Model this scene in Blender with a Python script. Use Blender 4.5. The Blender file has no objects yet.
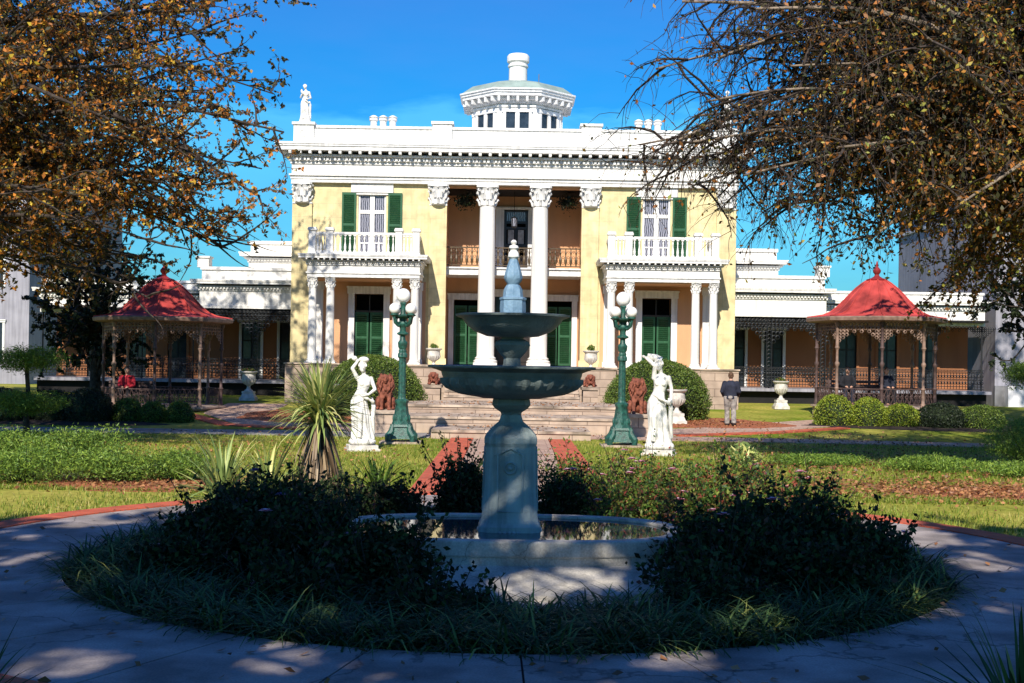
import bpy, bmesh, math, random
import numpy as np
from mathutils import Vector, Matrix, Euler
R = math.radians
PI = math.pi
random.seed(7)
rng = np.random.default_rng(7)
scene = bpy.context.scene
C = bpy.context.collection

# ------------------------------------------------------------------ camera, sky, sun, exposure
F = 1265.0
HOR = 362.0
EYE = 2.1
ROLL = R(0.9)
cam_d = bpy.data.cameras.new('camera')
cam = bpy.data.objects.new('camera', cam_d)
C.objects.link(cam)
cam_d.sensor_width = 36.0
cam_d.lens = 36.0 * F / 1024.0
cam_d.shift_y = (HOR - 341.5) / 1024.0
cam_d.clip_start = 0.1
cam_d.clip_end = 3000
cam.matrix_world = Matrix.Translation((0, 0, EYE)) @ Matrix.Rotation(PI / 2, 4, 'X') @ Matrix.Rotation(ROLL, 4, 'Z')
scene.camera = cam

SUN_EL, SUN_AZ = R(38), R(190)
world = bpy.data.worlds.new('World')
scene.world = world
world.use_nodes = True
wt = world.node_tree
for n in list(wt.nodes):
    wt.nodes.remove(n)
wo = wt.nodes.new('ShaderNodeOutputWorld')
bg = wt.nodes.new('ShaderNodeBackground')
sky = wt.nodes.new('ShaderNodeTexSky')
sky.sky_type = 'NISHITA'
sky.sun_disc = False
sky.sun_elevation = SUN_EL
sky.sun_rotation = SUN_AZ
sky.air_density = 1.3
sky.dust_density = 0.3
sky.ozone_density = 3.0
hs = wt.nodes.new('ShaderNodeHueSaturation')
hs.inputs['Saturation'].default_value = 1.22
hs.inputs['Hue'].default_value = 0.495
tc = wt.nodes.new('ShaderNodeTexCoord')
sx = wt.nodes.new('ShaderNodeSeparateXYZ')
nz = wt.nodes.new('ShaderNodeTexNoise')
nz.inputs['Scale'].default_value = 14.0
nz.inputs['Detail'].default_value = 8.0
mp = wt.nodes.new('ShaderNodeMapping')
mp.inputs['Scale'].default_value = (1, 1, 4)
ad = wt.nodes.new('ShaderNodeMath'); ad.operation = 'MULTIPLY_ADD'
ad.inputs[1].default_value = 0.085
rp = wt.nodes.new('ShaderNodeValToRGB')
rp.color_ramp.elements[0].position = 0.228
rp.color_ramp.elements[0].color = (0.34, 1.02, 1.40, 1)
rp.color_ramp.elements[1].position = 0.246
rp.color_ramp.elements[1].color = (0.11, 0.71, 1.28, 1)
lo = rp.color_ramp.elements.new(0.06)
lo.color = (0.17, 0.62, 1.1, 1)
hi = rp.color_ramp.elements.new(0.45)
hi.color = (0.46, 0.70, 1.30, 1)
ml = wt.nodes.new('ShaderNodeMixRGB'); ml.blend_type = 'MULTIPLY'; ml.inputs[0].default_value = 1.0
L = wt.links.new
L(tc.outputs['Generated'], sx.inputs[0])
L(tc.outputs['Generated'], mp.inputs[0])
L(mp.outputs[0], nz.inputs['Vector'])
L(nz.outputs['Fac'], ad.inputs[0])
L(sx.outputs['Z'], ad.inputs[2])
L(ad.outputs[0], rp.inputs[0])
L(sky.outputs[0], hs.inputs['Color'])
L(hs.outputs[0], ml.inputs[1])
L(rp.outputs[0], ml.inputs[2])
L(ml.outputs[0], bg.inputs[0])
bg.inputs[1].default_value = 0.081
L(bg.outputs[0], wo.inputs[0])

sun_d = bpy.data.lights.new('sun', 'SUN')
sun_d.energy = 5.0
sun_d.angle = R(0.53)
sun_d.color = (1.0, 0.93, 0.82)
sun = bpy.data.objects.new('sun', sun_d)
C.objects.link(sun)
SD = Vector((-math.sin(SUN_AZ) * math.cos(SUN_EL), -math.cos(SUN_AZ) * math.cos(SUN_EL), -math.sin(SUN_EL)))
sun.rotation_euler = SD.to_track_quat('-Z', 'Y').to_euler()
sun.location = (-10, -30, 30)

scene.view_settings.view_transform = 'Standard'
scene.view_settings.look = 'None'
scene.view_settings.gamma = 1.0
scene.view_settings.exposure = 0.42
scene.render.engine = 'CYCLES'
scene.cycles.max_bounces = 6
scene.cycles.diffuse_bounces = 3
scene.cycles.transparent_max_bounces = 12

# ------------------------------------------------------------------ helpers
def at(px, py, Y):
    """photo pixel -> point at distance Y in front of the viewpoint (camera roll removed)"""
    dx, dy = px - 512.0, py - 341.5
    c, s = math.cos(ROLL), math.sin(ROLL)
    x = dx * c + dy * s
    y = -dx * s + dy * c
    return Vector((x * Y / F, Y, EYE - (y - (HOR - 341.5)) * Y / F))

def gz(x, y):
    """height of the ground"""
    t = min(max((y - 36.0) / 14.0, 0), 1)
    return 0.5 * t * t * (3 - 2 * t) if False else 0.5 * t

def tag(o, label=None, cat=None, group=None, kind=None):
    if label: o['label'] = label
    if cat: o['category'] = cat
    if group: o['group'] = group
    if kind: o['kind'] = kind
    return o

def thing(name, loc, label, cat, rz=0, group=None):
    o = bpy.data.objects.new(name, None)
    o.empty_display_size = 0.3
    C.objects.link(o)
    o.location = loc
    o.rotation_euler = (0, 0, rz)
    return tag(o, label, cat, group)

def kids(o):
    return [c for c in bpy.data.objects if c.parent == o]

def copy_tree(o, parent=None, childmap=None):
    if childmap is None:
        childmap = {}
        for q in bpy.data.objects:
            if q.parent:
                childmap.setdefault(q.parent.name, []).append(q)
    c = o.copy()
    C.objects.link(c)
    if parent is not None:
        c.parent = parent
    for ch in childmap.get(o.name, []):
        copy_tree(ch, c, childmap)
    return c

def dup(o, loc, rz, label, group=None, scale=None):
    c = copy_tree(o)
    c.location = loc
    c.rotation_euler = (0, 0, rz)
    c['label'] = label
    if group: c['group'] = group
    if scale: c.scale = scale
    return c

class MB:
    def __init__(s):
        s.v = []; s.f = []
    def add(s, vs, fs):
        b = len(s.v)
        s.v += [tuple(p) for p in vs]
        s.f += [tuple(b + i for i in f) for f in fs]
    def box(s, x0, x1, y0, y1, z0, z1):
        s.add([(x0,y0,z0),(x1,y0,z0),(x1,y1,z0),(x0,y1,z0),(x0,y0,z1),(x1,y0,z1),(x1,y1,z1),(x0,y1,z1)],
              [(0,3,2,1),(4,5,6,7),(0,1,5,4),(1,2,6,5),(2,3,7,6),(3,0,4,7)])
        return s
    def cbox(s, c, d, rz=0, rx=0):
        M = Matrix.Translation(c) @ Matrix.Rotation(rz, 4, 'Z') @ Matrix.Rotation(rx, 4, 'X')
        h = Vector(d) / 2
        vs = [M @ Vector((sx * h.x, sy * h.y, sz * h.z)) for sx, sy, sz in
              ((-1,-1,-1),(1,-1,-1),(1,1,-1),(-1,1,-1),(-1,-1,1),(1,-1,1),(1,1,1),(-1,1,1))]
        s.add(vs, [(0,3,2,1),(4,5,6,7),(0,1,5,4),(1,2,6,5),(2,3,7,6),(3,0,4,7)])
        return s
    def frustum(s, cx, cy, z0, z1, a0, b0, a1, b1):
        s.add([(cx-a0,cy-b0,z0),(cx+a0,cy-b0,z0),(cx+a0,cy+b0,z0),(cx-a0,cy+b0,z0),
               (cx-a1,cy-b1,z1),(cx+a1,cy-b1,z1),(cx+a1,cy+b1,z1),(cx-a1,cy+b1,z1)],
              [(0,3,2,1),(4,5,6,7),(0,1,5,4),(1,2,6,5),(2,3,7,6),(3,0,4,7)])
        return s
    def loft(s, rings, close=True, cap=True):
        n = len(rings[0]); vs = [p for r in rings for p in r]; fs = []
        for k in range(len(rings) - 1):
            for i in range(n if close else n - 1):
                j = (i + 1) % n
                fs.append((k*n+i, k*n+j, (k+1)*n+j, (k+1)*n+i))
        if cap and close:
            fs.append(tuple(range(n - 1, -1, -1)))
            fs.append(tuple((len(rings)-1)*n + i for i in range(n)))
        s.add(vs, fs)
        return s
    def lathe(s, prof, cx=0, cy=0, seg=24, a0=0.0, flute=0.0, nf=8, sx=1.0, sy=1.0, cap=True):
        rings = []
        for r, z in prof:
            ring = []
            for i in range(seg):
                a = a0 + 2 * PI * i / seg
                rr = max(r, 1e-4) * (1 + flute * math.cos(nf * a))
                ring.append((cx + rr * sx * math.cos(a), cy + rr * sy * math.sin(a), z))
            rings.append(ring)
        return s.loft(rings, True, cap)
    def tube(s, pts, rad, seg=6, cap=True):
        pts = [Vector(p) for p in pts]
        if not hasattr(rad, '__len__'): rad = [rad] * len(pts)
        rings = []
        up = None
        for i, p in enumerate(pts):
            if i == 0: t = pts[1] - pts[0]
            elif i == len(pts) - 1: t = pts[-1] - pts[-2]
            else: t = pts[i+1] - pts[i-1]
            if t.length < 1e-9: t = Vector((0, 0, 1))
            t.normalize()
            if up is None:
                up = t.cross(Vector((0.3, 0.9, 0.1)))
                if up.length < 1e-3: up = t.cross(Vector((1, 0, 0)))
            else:
                up = up - t * up.dot(t)
            if up.length < 1e-6: up = t.orthogonal()
            up.normalize()
            w = t.cross(up)
            rings.append([tuple(p + (up * math.cos(2*PI*k/seg) + w * math.sin(2*PI*k/seg)) * rad[i]) for k in range(seg)])
        return s.loft(rings, True, cap)
    def ell(s, c, r, seg=12, rings=8, rot=None):
        c = Vector(c)
        if not hasattr(r, '__len__'): r = (r, r, r)
        M = rot.to_matrix() if rot is not None else Matrix.Identity(3)
        rg = []
        for k in range(1, rings):
            ph = PI * k / rings
            rg.append([tuple(c + M @ Vector((r[0]*math.sin(ph)*math.cos(2*PI*i/seg), r[1]*math.sin(ph)*math.sin(2*PI*i/seg), -r[2]*math.cos(ph)))) for i in range(seg)])
        b = len(s.v)
        s.loft(rg, True, False)
        n0 = len(s.v)
        s.v.append(tuple(c + M @ Vector((0, 0, -r[2])))); s.v.append(tuple(c + M @ Vector((0, 0, r[2]))))
        last = b + (rings - 2) * seg
        for i in range(seg):
            j = (i + 1) % seg
            s.f.append((n0, b + j, b + i)); s.f.append((n0 + 1, last + i, last + j))
        return s
    def chain(s, pts, rad, seg=10):
        s.tube(pts, rad, seg)
        for p, r in zip(pts, rad): s.ell(p, r * 1.0, 10, 6)
        return s
    def ring(s, c, u, w, r, t, seg=8, tseg=3):
        c, u, w = Vector(c), Vector(u), Vector(w)
        n = u.cross(w); vs = []; fs = []
        for i in range(seg):
            a = 2 * PI * i / seg
            d = u * math.cos(a) + w * math.sin(a)
            for k in range(tseg):
                b = 2 * PI * k / tseg
                vs.append(tuple(c + d * (r + t * math.cos(b)) + n * t * math.sin(b)))
        for i in range(seg):
            for k in range(tseg):
                i2, k2 = (i + 1) % seg, (k + 1) % tseg
                fs.append((i*tseg+k, i2*tseg+k, i2*tseg+k2, i*tseg+k2))
        s.add(vs, fs)
        return s
    def prism(s, poly, z0, z1):
        n = len(poly)
        s.add([(x, y, z0) for x, y in poly] + [(x, y, z1) for x, y in poly],
              [tuple(range(n-1, -1, -1)), tuple(range(n, 2*n))] + [(i, (i+1) % n, n+(i+1) % n, n+i) for i in range(n)])
        return s
    def xprism(s, prof, x0, x1):
        """profile in (y,z) extruded along x"""
        n = len(prof)
        s.add([(x0, y, z) for y, z in prof] + [(x1, y, z) for y, z in prof],
              [tuple(range(n)), tuple(range(2*n-1, n-1, -1))] + [(i, n+i, n+(i+1) % n, (i+1) % n) for i in range(n)])
        return s
    def mesh(s, name):
        me = bpy.data.meshes.new(name)
        me.from_pydata(s.v, [], s.f)
        me.update()
        return me
    def build(s, name, mat, parent=None, smooth=False, loc=None, bevel=0):
        me = s.mesh(name)
        me.materials.append(mat)
        if smooth:
            bm = bmesh.new(); bm.from_mesh(me)
            bmesh.ops.recalc_face_normals(bm, faces=bm.faces)
            for f in bm.faces: f.smooth = True
            for e in bm.edges:
                if len(e.link_faces) == 2 and e.calc_face_angle(0) > R(38): e.smooth = False
            bm.to_mesh(me); bm.free()
        o = bpy.data.objects.new(name, me)
        C.objects.link(o)
        if parent is not None: o.parent = parent
        if loc is not None: o.location = loc
        if bevel:
            m = o.modifiers.new('b', 'BEVEL'); m.width = bevel; m.segments = 2; m.limit_method = 'ANGLE'
        return o
    def fuse(s, name, mat, parent=None, voxel=0.02, smooth=4, loc=None, clip_low=None):
        me = s.mesh('tmp')
        o = bpy.data.objects.new('tmp', me)
        C.objects.link(o)
        m = o.modifiers.new('r', 'REMESH'); m.mode = 'VOXEL'; m.voxel_size = voxel
        if smooth:
            m2 = o.modifiers.new('s', 'SMOOTH'); m2.iterations = smooth; m2.factor = 0.5
        dg = bpy.context.evaluated_depsgraph_get()
        dg.update()
        nm = bpy.data.meshes.new_from_object(o.evaluated_get(dg))
        bpy.data.objects.remove(o)
        nm.name = name
        nm.materials.clear(); nm.materials.append(mat)
        for p in nm.polygons: p.use_smooth = True
        q = bpy.data.objects.new(name, nm)
        C.objects.link(q)
        if parent is not None: q.parent = parent
        if loc is not None: q.location = loc
        return q

def np_mesh(name, V, Fq, mat, parent=None, k=4):
    """V (n,3) float, Fq (m,k) int"""
    me = bpy.data.meshes.new(name)
    me.vertices.add(len(V)); me.vertices.foreach_set('co', V.astype(np.float32).ravel())
    m = len(Fq)
    me.loops.add(m * k); me.loops.foreach_set('vertex_index', Fq.astype(np.int32).ravel())
    me.polygons.add(m)
    me.polygons.foreach_set('loop_start', np.arange(0, m * k, k, dtype=np.int32))
    me.polygons.foreach_set('loop_total', np.full(m, k, dtype=np.int32))
    me.update(calc_edges=True)
    me.materials.append(mat)
    o = bpy.data.objects.new(name, me)
    C.objects.link(o)
    if parent is not None: o.parent = parent
    return o

def leaf_cards(P, size, aspect=0.55, flat=0.0, vary=0.35):
    """small folded leaves (kite of 4 vertices) at points P, random attitude"""
    n = len(P)
    d = rng.normal(size=(n, 3)); d[:, 2] *= (1 - flat)
    d /= np.linalg.norm(d, axis=1, keepdims=True) + 1e-9
    e = rng.normal(size=(n, 3)); e[:, 2] *= (1 - flat)
    e -= d * np.sum(d * e, axis=1, keepdims=True)
    e /= np.linalg.norm(e, axis=1, keepdims=True) + 1e-9
    nn = np.cross(d, e)
    s = size * (1 + vary * rng.uniform(-1, 1, size=(n, 1)))
    a = P - d * s * .5
    b = P + e * s * aspect * .5 + nn * s * .08
    c = P + d * s * .5
    f = P - e * s * aspect * .5 + nn * s * .08
    V = np.stack([a, b, c, f], axis=1).reshape(-1, 3)
    Fq = np.arange(4 * n).reshape(n, 4)
    return V, Fq

def leaves(name, P, size, mat, parent, **kw):
    V, Fq = leaf_cards(np.asarray(P, dtype=float), size, **kw)
    return np_mesh(name, V, Fq, mat, parent)

# ------------------------------------------------------------------ materials
def mat(name, col, rough=0.7, noise=0.12, nscale=4.0, bump=0.0, bscale=30.0, metal=0.0, spec=0.3, streak=False,
        col2=None, coat=0.0):
    m = bpy.data.materials.new(name); m.use_nodes = True
    t = m.node_tree; b = t.nodes['Principled BSDF']; K = t.links.new
    b.inputs['Roughness'].default_value = rough
    b.inputs['Metallic'].default_value = metal
    b.inputs['Specular IOR Level'].default_value = spec
    b.inputs['Coat Weight'].default_value = coat
    tcn = t.nodes.new('ShaderNodeTexCoord')
    mpn = t.nodes.new('ShaderNodeMapping')
    if streak: mpn.inputs['Scale'].default_value = (1, 1, 0.18)
    K(tcn.outputs['Object'], mpn.inputs[0])
    n1 = t.nodes.new('ShaderNodeTexNoise'); n1.inputs['Scale'].default_value = nscale; n1.inputs['Detail'].default_value = 6
    K(mpn.outputs[0], n1.inputs['Vector'])
    mx = t.nodes.new('ShaderNodeMixRGB')
    c2 = col2 if col2 else tuple(max(0, c * (1 - noise * 2.2)) for c in col)
    c1 = tuple(min(1, c * (1 + noise * .5)) for c in col) if not col2 else col
    rpn = t.nodes.new('ShaderNodeMapRange'); rpn.inputs[1].default_value = 0.35; rpn.inputs[2].default_value = 0.65
    K(n1.outputs['Fac'], rpn.inputs[0])
    K(rpn.outputs[0], mx.inputs[0])
    mx.inputs[1].default_value = (*c1, 1); mx.inputs[2].default_value = (*c2, 1)
    K(mx.outputs[0], b.inputs['Base Color'])
    if bump:
        n2 = t.nodes.new('ShaderNodeTexNoise'); n2.inputs['Scale'].default_value = bscale; n2.inputs['Detail'].default_value = 5
        K(tcn.outputs['Object'], n2.inputs['Vector'])
        bp = t.nodes.new('ShaderNodeBump'); bp.inputs['Strength'].default_value = bump; bp.inputs['Distance'].default_value = 0.02
        K(n2.outputs['Fac'], bp.inputs['Height']); K(bp.outputs[0], b.inputs['Normal'])
    return m

def crease_darken(m, amount=.7, lo=.42, hi=.50):  # darkens the base colour in concave creases
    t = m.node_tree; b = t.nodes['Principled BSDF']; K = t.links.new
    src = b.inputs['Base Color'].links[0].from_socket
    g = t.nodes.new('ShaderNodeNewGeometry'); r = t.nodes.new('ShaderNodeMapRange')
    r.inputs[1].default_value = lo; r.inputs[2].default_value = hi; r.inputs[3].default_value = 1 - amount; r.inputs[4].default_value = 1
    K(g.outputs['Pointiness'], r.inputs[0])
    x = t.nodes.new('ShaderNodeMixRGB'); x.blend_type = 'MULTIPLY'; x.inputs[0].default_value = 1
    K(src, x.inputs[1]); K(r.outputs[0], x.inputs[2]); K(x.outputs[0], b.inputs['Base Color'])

def grime(m, scale=1.2, lo=.78):
    """vertical rain streaks"""
    t = m.node_tree; b = t.nodes['Principled BSDF']; K = t.links.new
    src = b.inputs['Base Color'].links[0].from_socket
    c = t.nodes.new('ShaderNodeTexCoord'); mp_ = t.nodes.new('ShaderNodeMapping'); mp_.inputs['Scale'].default_value = (7, 7, .35)
    n = t.nodes.new('ShaderNodeTexNoise'); n.inputs['Scale'].default_value = scale; n.inputs['Detail'].default_value = 7
    r = t.nodes.new('ShaderNodeMapRange'); r.inputs[1].default_value = .38; r.inputs[2].default_value = .56; r.inputs[3].default_value = lo; r.inputs[4].default_value = 1
    K(c.outputs['Object'], mp_.inputs[0]); K(mp_.outputs[0], n.inputs['Vector']); K(n.outputs['Fac'], r.inputs[0])
    x = t.nodes.new('ShaderNodeMixRGB'); x.blend_type = 'MULTIPLY'; x.inputs[0].default_value = 1
    K(src, x.inputs[1]); K(r.outputs[0], x.inputs[2]); K(x.outputs[0], b.inputs['Base Color'])

def cracks(m, scale=.45, width=.012, dark=.45):
    t = m.node_tree; b = t.nodes['Principled BSDF']; K = t.links.new
    src = b.inputs['Base Color'].links[0].from_socket
    c = t.nodes.new('ShaderNodeTexCoord'); n = t.nodes.new('ShaderNodeTexNoise'); n.inputs['Scale'].default_value = 2.2; n.inputs['Detail'].default_value = 6
    K(c.outputs['Object'], n.inputs['Vector'])
    mv = t.nodes.new('ShaderNodeVectorMath'); mv.operation = 'MULTIPLY_ADD'; mv.inputs[1].default_value = (.9, .9, .9)
    K(n.outputs['Color'], mv.inputs[0]); K(c.outputs['Object'], mv.inputs[2])
    v = t.nodes.new('ShaderNodeTexVoronoi'); v.feature = 'DISTANCE_TO_EDGE'; v.inputs['Scale'].default_value = scale
    K(mv.outputs[0], v.inputs['Vector'])
    r = t.nodes.new('ShaderNodeMapRange'); r.inputs[1].default_value = 0; r.inputs[2].default_value = width; r.inputs[3].default_value = dark; r.inputs[4].default_value = 1
    K(v.outputs['Distance'], r.inputs[0])
    n2 = t.nodes.new('ShaderNodeTexNoise'); n2.inputs['Scale'].default_value = 55; n2.inputs['Detail'].default_value = 3
    r2 = t.nodes.new('ShaderNodeMapRange'); r2.inputs[1].default_value = .35; r2.inputs[2].default_value = .7; r2.inputs[3].default_value = .82; r2.inputs[4].default_value = 1.1
    K(c.outputs['Object'], n2.inputs['Vector']); K(n2.outputs['Fac'], r2.inputs[0])
    mm = t.nodes.new('ShaderNodeMath'); mm.operation = 'MULTIPLY'; K(r.outputs[0], mm.inputs[0]); K(r2.outputs[0], mm.inputs[1])
    x = t.nodes.new('ShaderNodeMixRGB'); x.blend_type = 'MULTIPLY'; x.inputs[0].default_value = 1
    K(src, x.inputs[1]); K(mm.outputs[0], x.inputs[2]); K(x.outputs[0], b.inputs['Base Color'])

def leafmat(name, cols, rough=0.5, trans=0.25, spec=0.3):
    m = bpy.data.materials.new(name); m.use_nodes = True
    t = m.node_tree; b = t.nodes['Principled BSDF']; K = t.links.new
    g = t.nodes.new('ShaderNodeNewGeometry')
    r = t.nodes.new('ShaderNodeValToRGB')
    r.color_ramp.interpolation = 'LINEAR'
    el = r.color_ramp.elements
    while len(el) < len(cols): el.new(0.5)
    for i, (p, c) in enumerate(cols):
        el[i].position = p; el[i].color = (*c, 1)
    K(g.outputs['Random Per Island'], r.inputs[0])
    K(r.outputs[0], b.inputs['Base Color'])
    b.inputs['Roughness'].default_value = rough
    b.inputs['Specular IOR Level'].default_value = spec
    if trans:
        tr = t.nodes.new('ShaderNodeBsdfTranslucent'); ms = t.nodes.new('ShaderNodeMixShader')
        ms.inputs[0].default_value = trans
        K(r.outputs[0], tr.inputs[0]); K(b.outputs[0], ms.inputs[1]); K(tr.outputs[0], ms.inputs[2])
        K(ms.outputs[0], t.nodes['Material Output'].inputs[0])
    return m

def brickmat(name, c1, c2, mortar, bw=0.4, bh=0.2, rough=0.85, ms=0.012, vert=False, bump=0.4, off=0.5):
    m = bpy.data.materials.new(name); m.use_nodes = True
    t = m.node_tree; b = t.nodes['Principled BSDF']; K = t.links.new
    tcn = t.nodes.new('ShaderNodeTexCoord'); mpn = t.nodes.new('ShaderNodeMapping')
    if vert: mpn.inputs['Rotation'].default_value = (R(-90), 0, 0)
    K(tcn.outputs['Object'], mpn.inputs[0])
    br = t.nodes.new('ShaderNodeTexBrick')
    br.inputs['Scale'].default_value = 1.0
    br.inputs['Color1'].default_value = (*c1, 1); br.inputs['Color2'].default_value = (*c2, 1); br.inputs['Mortar'].default_value = (*mortar, 1)
    br.inputs['Brick Width'].default_value = bw; br.inputs['Row Height'].default_value = bh
    br.inputs['Mortar Size'].default_value = ms; br.inputs['Mortar Smooth'].default_value = 0.3
    br.offset = off
    K(mpn.outputs[0], br.inputs['Vector'])
    n1 = t.nodes.new('ShaderNodeTexNoise'); n1.inputs['Scale'].default_value = 2.5; n1.inputs['Detail'].default_value = 8
    K(tcn.outputs['Object'], n1.inputs['Vector'])
    mr = t.nodes.new('ShaderNodeMapRange'); mr.inputs[1].default_value = .3; mr.inputs[2].default_value = .7
    mr.inputs[3].default_value = .72; mr.inputs[4].default_value = 1.12
    K(n1.outputs['Fac'], mr.inputs[0])
    mx = t.nodes.new('ShaderNodeMixRGB'); mx.blend_type = 'MULTIPLY'; mx.inputs[0].default_value = 1
    K(br.outputs['Color'], mx.inputs[1]); K(mr.outputs[0], mx.inputs[2])
    K(mx.outputs[0], b.inputs['Base Color'])
    b.inputs['Roughness'].default_value = rough
    bp = t.nodes.new('ShaderNodeBump'); bp.inputs['Strength'].default_value = bump; bp.inputs['Distance'].default_value = 0.01; bp.invert = True
    K(br.outputs['Fac'], bp.inputs['Height']); K(bp.outputs[0], b.inputs['Normal'])
    return m

M = {}
M['white'] = mat('white_paint', (.83, .81, .76), .6, .04, 2.0, .15, 20, streak=True)
M['whitetrim'] = mat('white_trim', (.80, .79, .76), .55, .05, 3.0, .1, 30)
M['yellow'] = brickmat('yellow_plaster', (.74, .62, .33), (.72, .60, .315), (.56, .475, .27), 1.1, .55, .75, .008, True, .15)
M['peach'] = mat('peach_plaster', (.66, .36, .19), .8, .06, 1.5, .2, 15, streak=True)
M['wingwall'] = mat('shaded_peach_plaster', (.34, .14, .06), .85, .1, 1.2, .2, 15, streak=True)  # peach plaster darkened so its colour carries the verandah shade
M['green'] = mat('green_shutter_paint', (.022, .10, .042), .45, .08, 6, spec=.4)
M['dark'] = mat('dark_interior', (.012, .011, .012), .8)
M['door'] = mat('dark_door_paint', (.03, .022, .02), .35, spec=.5)
M['glass'] = mat('window_glass', (.03, .04, .055), .12, .2, 3, spec=.4)
M['curtain'] = mat('curtain', (.45, .44, .46), .9, .15, 8)
M['coppergreen'] = mat('weathered_copper_roof', (.30, .38, .33), .6, .12, 2)
M['stone'] = brickmat('pink_stone_blocks', (.47, .355, .27), (.39, .29, .225), (.18, .125, .095), 1.1, .3, .9, .012, True)
M['stonetop'] = mat('stone_tread', (.50, .39, .30), .9, .28, 2.2, .5, 25)
M['redbrick'] = brickmat('red_brick_edging', (.62, .115, .045), (.50, .085, .035), (.30, .12, .07), .22, .075, .85, .006)
M['concrete'] = mat('path_concrete', (.38, .325, .295), .85, .22, 1.6, .25, 60)
M['asphalt'] = mat('grey_walk', (.30, .275, .25), .9, .15, 2, .3, 50)
M['pinkwalk'] = brickmat('pink_paving', (.50, .34, .25), (.42, .27, .20), (.24, .15, .11), .6, .3, .9, .015)
M['iron'] = mat('black_iron', (.012, .014, .016), .5, .2, 8, spec=.4)
M['bronze'] = mat('bronze_iron', (.10, .065, .03), .5, .2, 8, spec=.4)
M['greyiron'] = mat('grey_green_iron', (.05, .065, .07), .5, .2, 8, spec=.4)
M['rustiron'] = mat('brown_painted_iron', (.10, .062, .055), .6, .2, 6, spec=.3)
M['beigeiron'] = mat('beige_painted_iron', (.27, .175, .13), .6, .2, 5, spec=.3)
M['redroof'] = mat('red_metal_roof', (.50, .065, .055), .65, .28, 1.4, .3, 10, spec=.2)
M['redfin'] = mat('dark_red_finial', (.28, .03, .03), .5)
M['lampgreen'] = mat('verdigris_cast_iron', (.022, .105, .08), .45, .25, 12, .5, 40, spec=.5)
M['globe'] = mat('white_glass_globe', (.86, .85, .82), .25, .02, 2, spec=.5)
M['marble'] = mat('white_marble', (.84, .82, .77), .55, .08, 5, .15, 30, col2=(.66, .63, .57))
M['urn'] = mat('white_cast_stone', (.66, .62, .55), .7, .15, 6, .3, 40)
M['terracotta'] = mat('terracotta', (.30, .095, .055), .75, .25, 12, .8, 45, col2=(.14, .045, .028))
M['fount'] = mat('aged_fountain_metal', (.38, .43, .40), .5, .2, 3, .4, 35, col2=(.22, .28, .28), spec=.5)
M['fountdark'] = mat('shade_darkened_fountain_metal', (.19, .225, .215), .5, .25, 4, .5, 35, col2=(.10, .125, .12), spec=.4)  # darker copy of the fountain metal, shade of the bowl undersides in its colour
M['fountblue'] = mat('shade_blue_fountain_metal', (.22, .34, .45), .4, .2, 8, .4, 35, col2=(.14, .24, .34), spec=.5)  # bluish tone puts the shade on the upper fountain into the colour
M['fountstone'] = mat('pool_stone', (.58, .53, .44), .7, .15, 3, .4, 30)
M['bark'] = mat('grey_brown_bark', (.065, .048, .038), .9, .35, 8, .8, 30)
M['barklight'] = mat('pale_bark', (.26, .20, .145), .9, .35, 5, .8, 30)
M['soil'] = mat('dark_soil', (.035, .024, .018), .95, .3, 10, .6, 40)
M['mulch'] = mat('red_mulch', (.44, .14, .06), .95, .3, 14, .9, 60, col2=(.22, .075, .035))
M['greywall'] = mat('grey_rendered_wall', (.34, .33, .37), .85, .08, 1.0)
M['whitewall'] = mat('white_rendered_wall', (.62, .61, .63), .85, .06, 1.0)
M['slate'] = mat('grey_roofing', (.20, .20, .21), .8, .2, 2)
crease_darken(M['marble'], .75, .40, .495); crease_darken(M['terracotta'], .6, .42, .50); crease_darken(M['lampgreen'], .4, .42, .5)
for k_ in ('white', 'whitetrim', 'fount', 'fountstone', 'yellow', 'greywall'): grime(M[k_], 1.2, {'fount': .6, 'yellow': .9}.get(k_, .80))
cracks(M['concrete']); cracks(M['fountstone'], .8, .008, .5)
# leaves
M['lf_orange'] = leafmat('autumn_leaves', [(0, (.045, .05, .03)), (.35, (.11, .09, .03)), (.55, (.36, .13, .025)), (.8, (.64, .22, .03)), (1, (.60, .46, .05))], trans=.3)
M['lf_rust'] = leafmat('rust_brown_leaves', [(0, (.03, .035, .018)), (.35, (.085, .08, .03)), (.6, (.26, .11, .03)), (.78, (.54, .19, .035)), (.9, (.42, .32, .05)), (1, (.26, .32, .06))], trans=.3)
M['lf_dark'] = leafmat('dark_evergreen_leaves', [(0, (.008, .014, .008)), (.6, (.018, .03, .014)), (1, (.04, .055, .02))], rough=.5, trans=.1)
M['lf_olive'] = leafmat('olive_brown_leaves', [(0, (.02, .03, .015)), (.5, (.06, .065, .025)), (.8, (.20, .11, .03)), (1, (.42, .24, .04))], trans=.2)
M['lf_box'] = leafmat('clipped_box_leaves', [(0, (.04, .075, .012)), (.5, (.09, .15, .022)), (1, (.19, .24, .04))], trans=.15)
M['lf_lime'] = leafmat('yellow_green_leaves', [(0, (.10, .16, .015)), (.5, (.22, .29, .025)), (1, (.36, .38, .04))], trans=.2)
M['lf_juniper'] = leafmat('juniper_leaves', [(0, (.06, .12, .02)), (.5, (.14, .24, .035)), (1, (.28, .38, .05))], trans=.15)
M['lf_rose'] = leafmat('rose_leaves', [(0, (.03, .07, .015)), (.4, (.08, .16, .025)), (.7, (.22, .27, .04)), (.88, (.26, .10, .05)), (1, (.36, .06, .04))], trans=.25)
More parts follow.
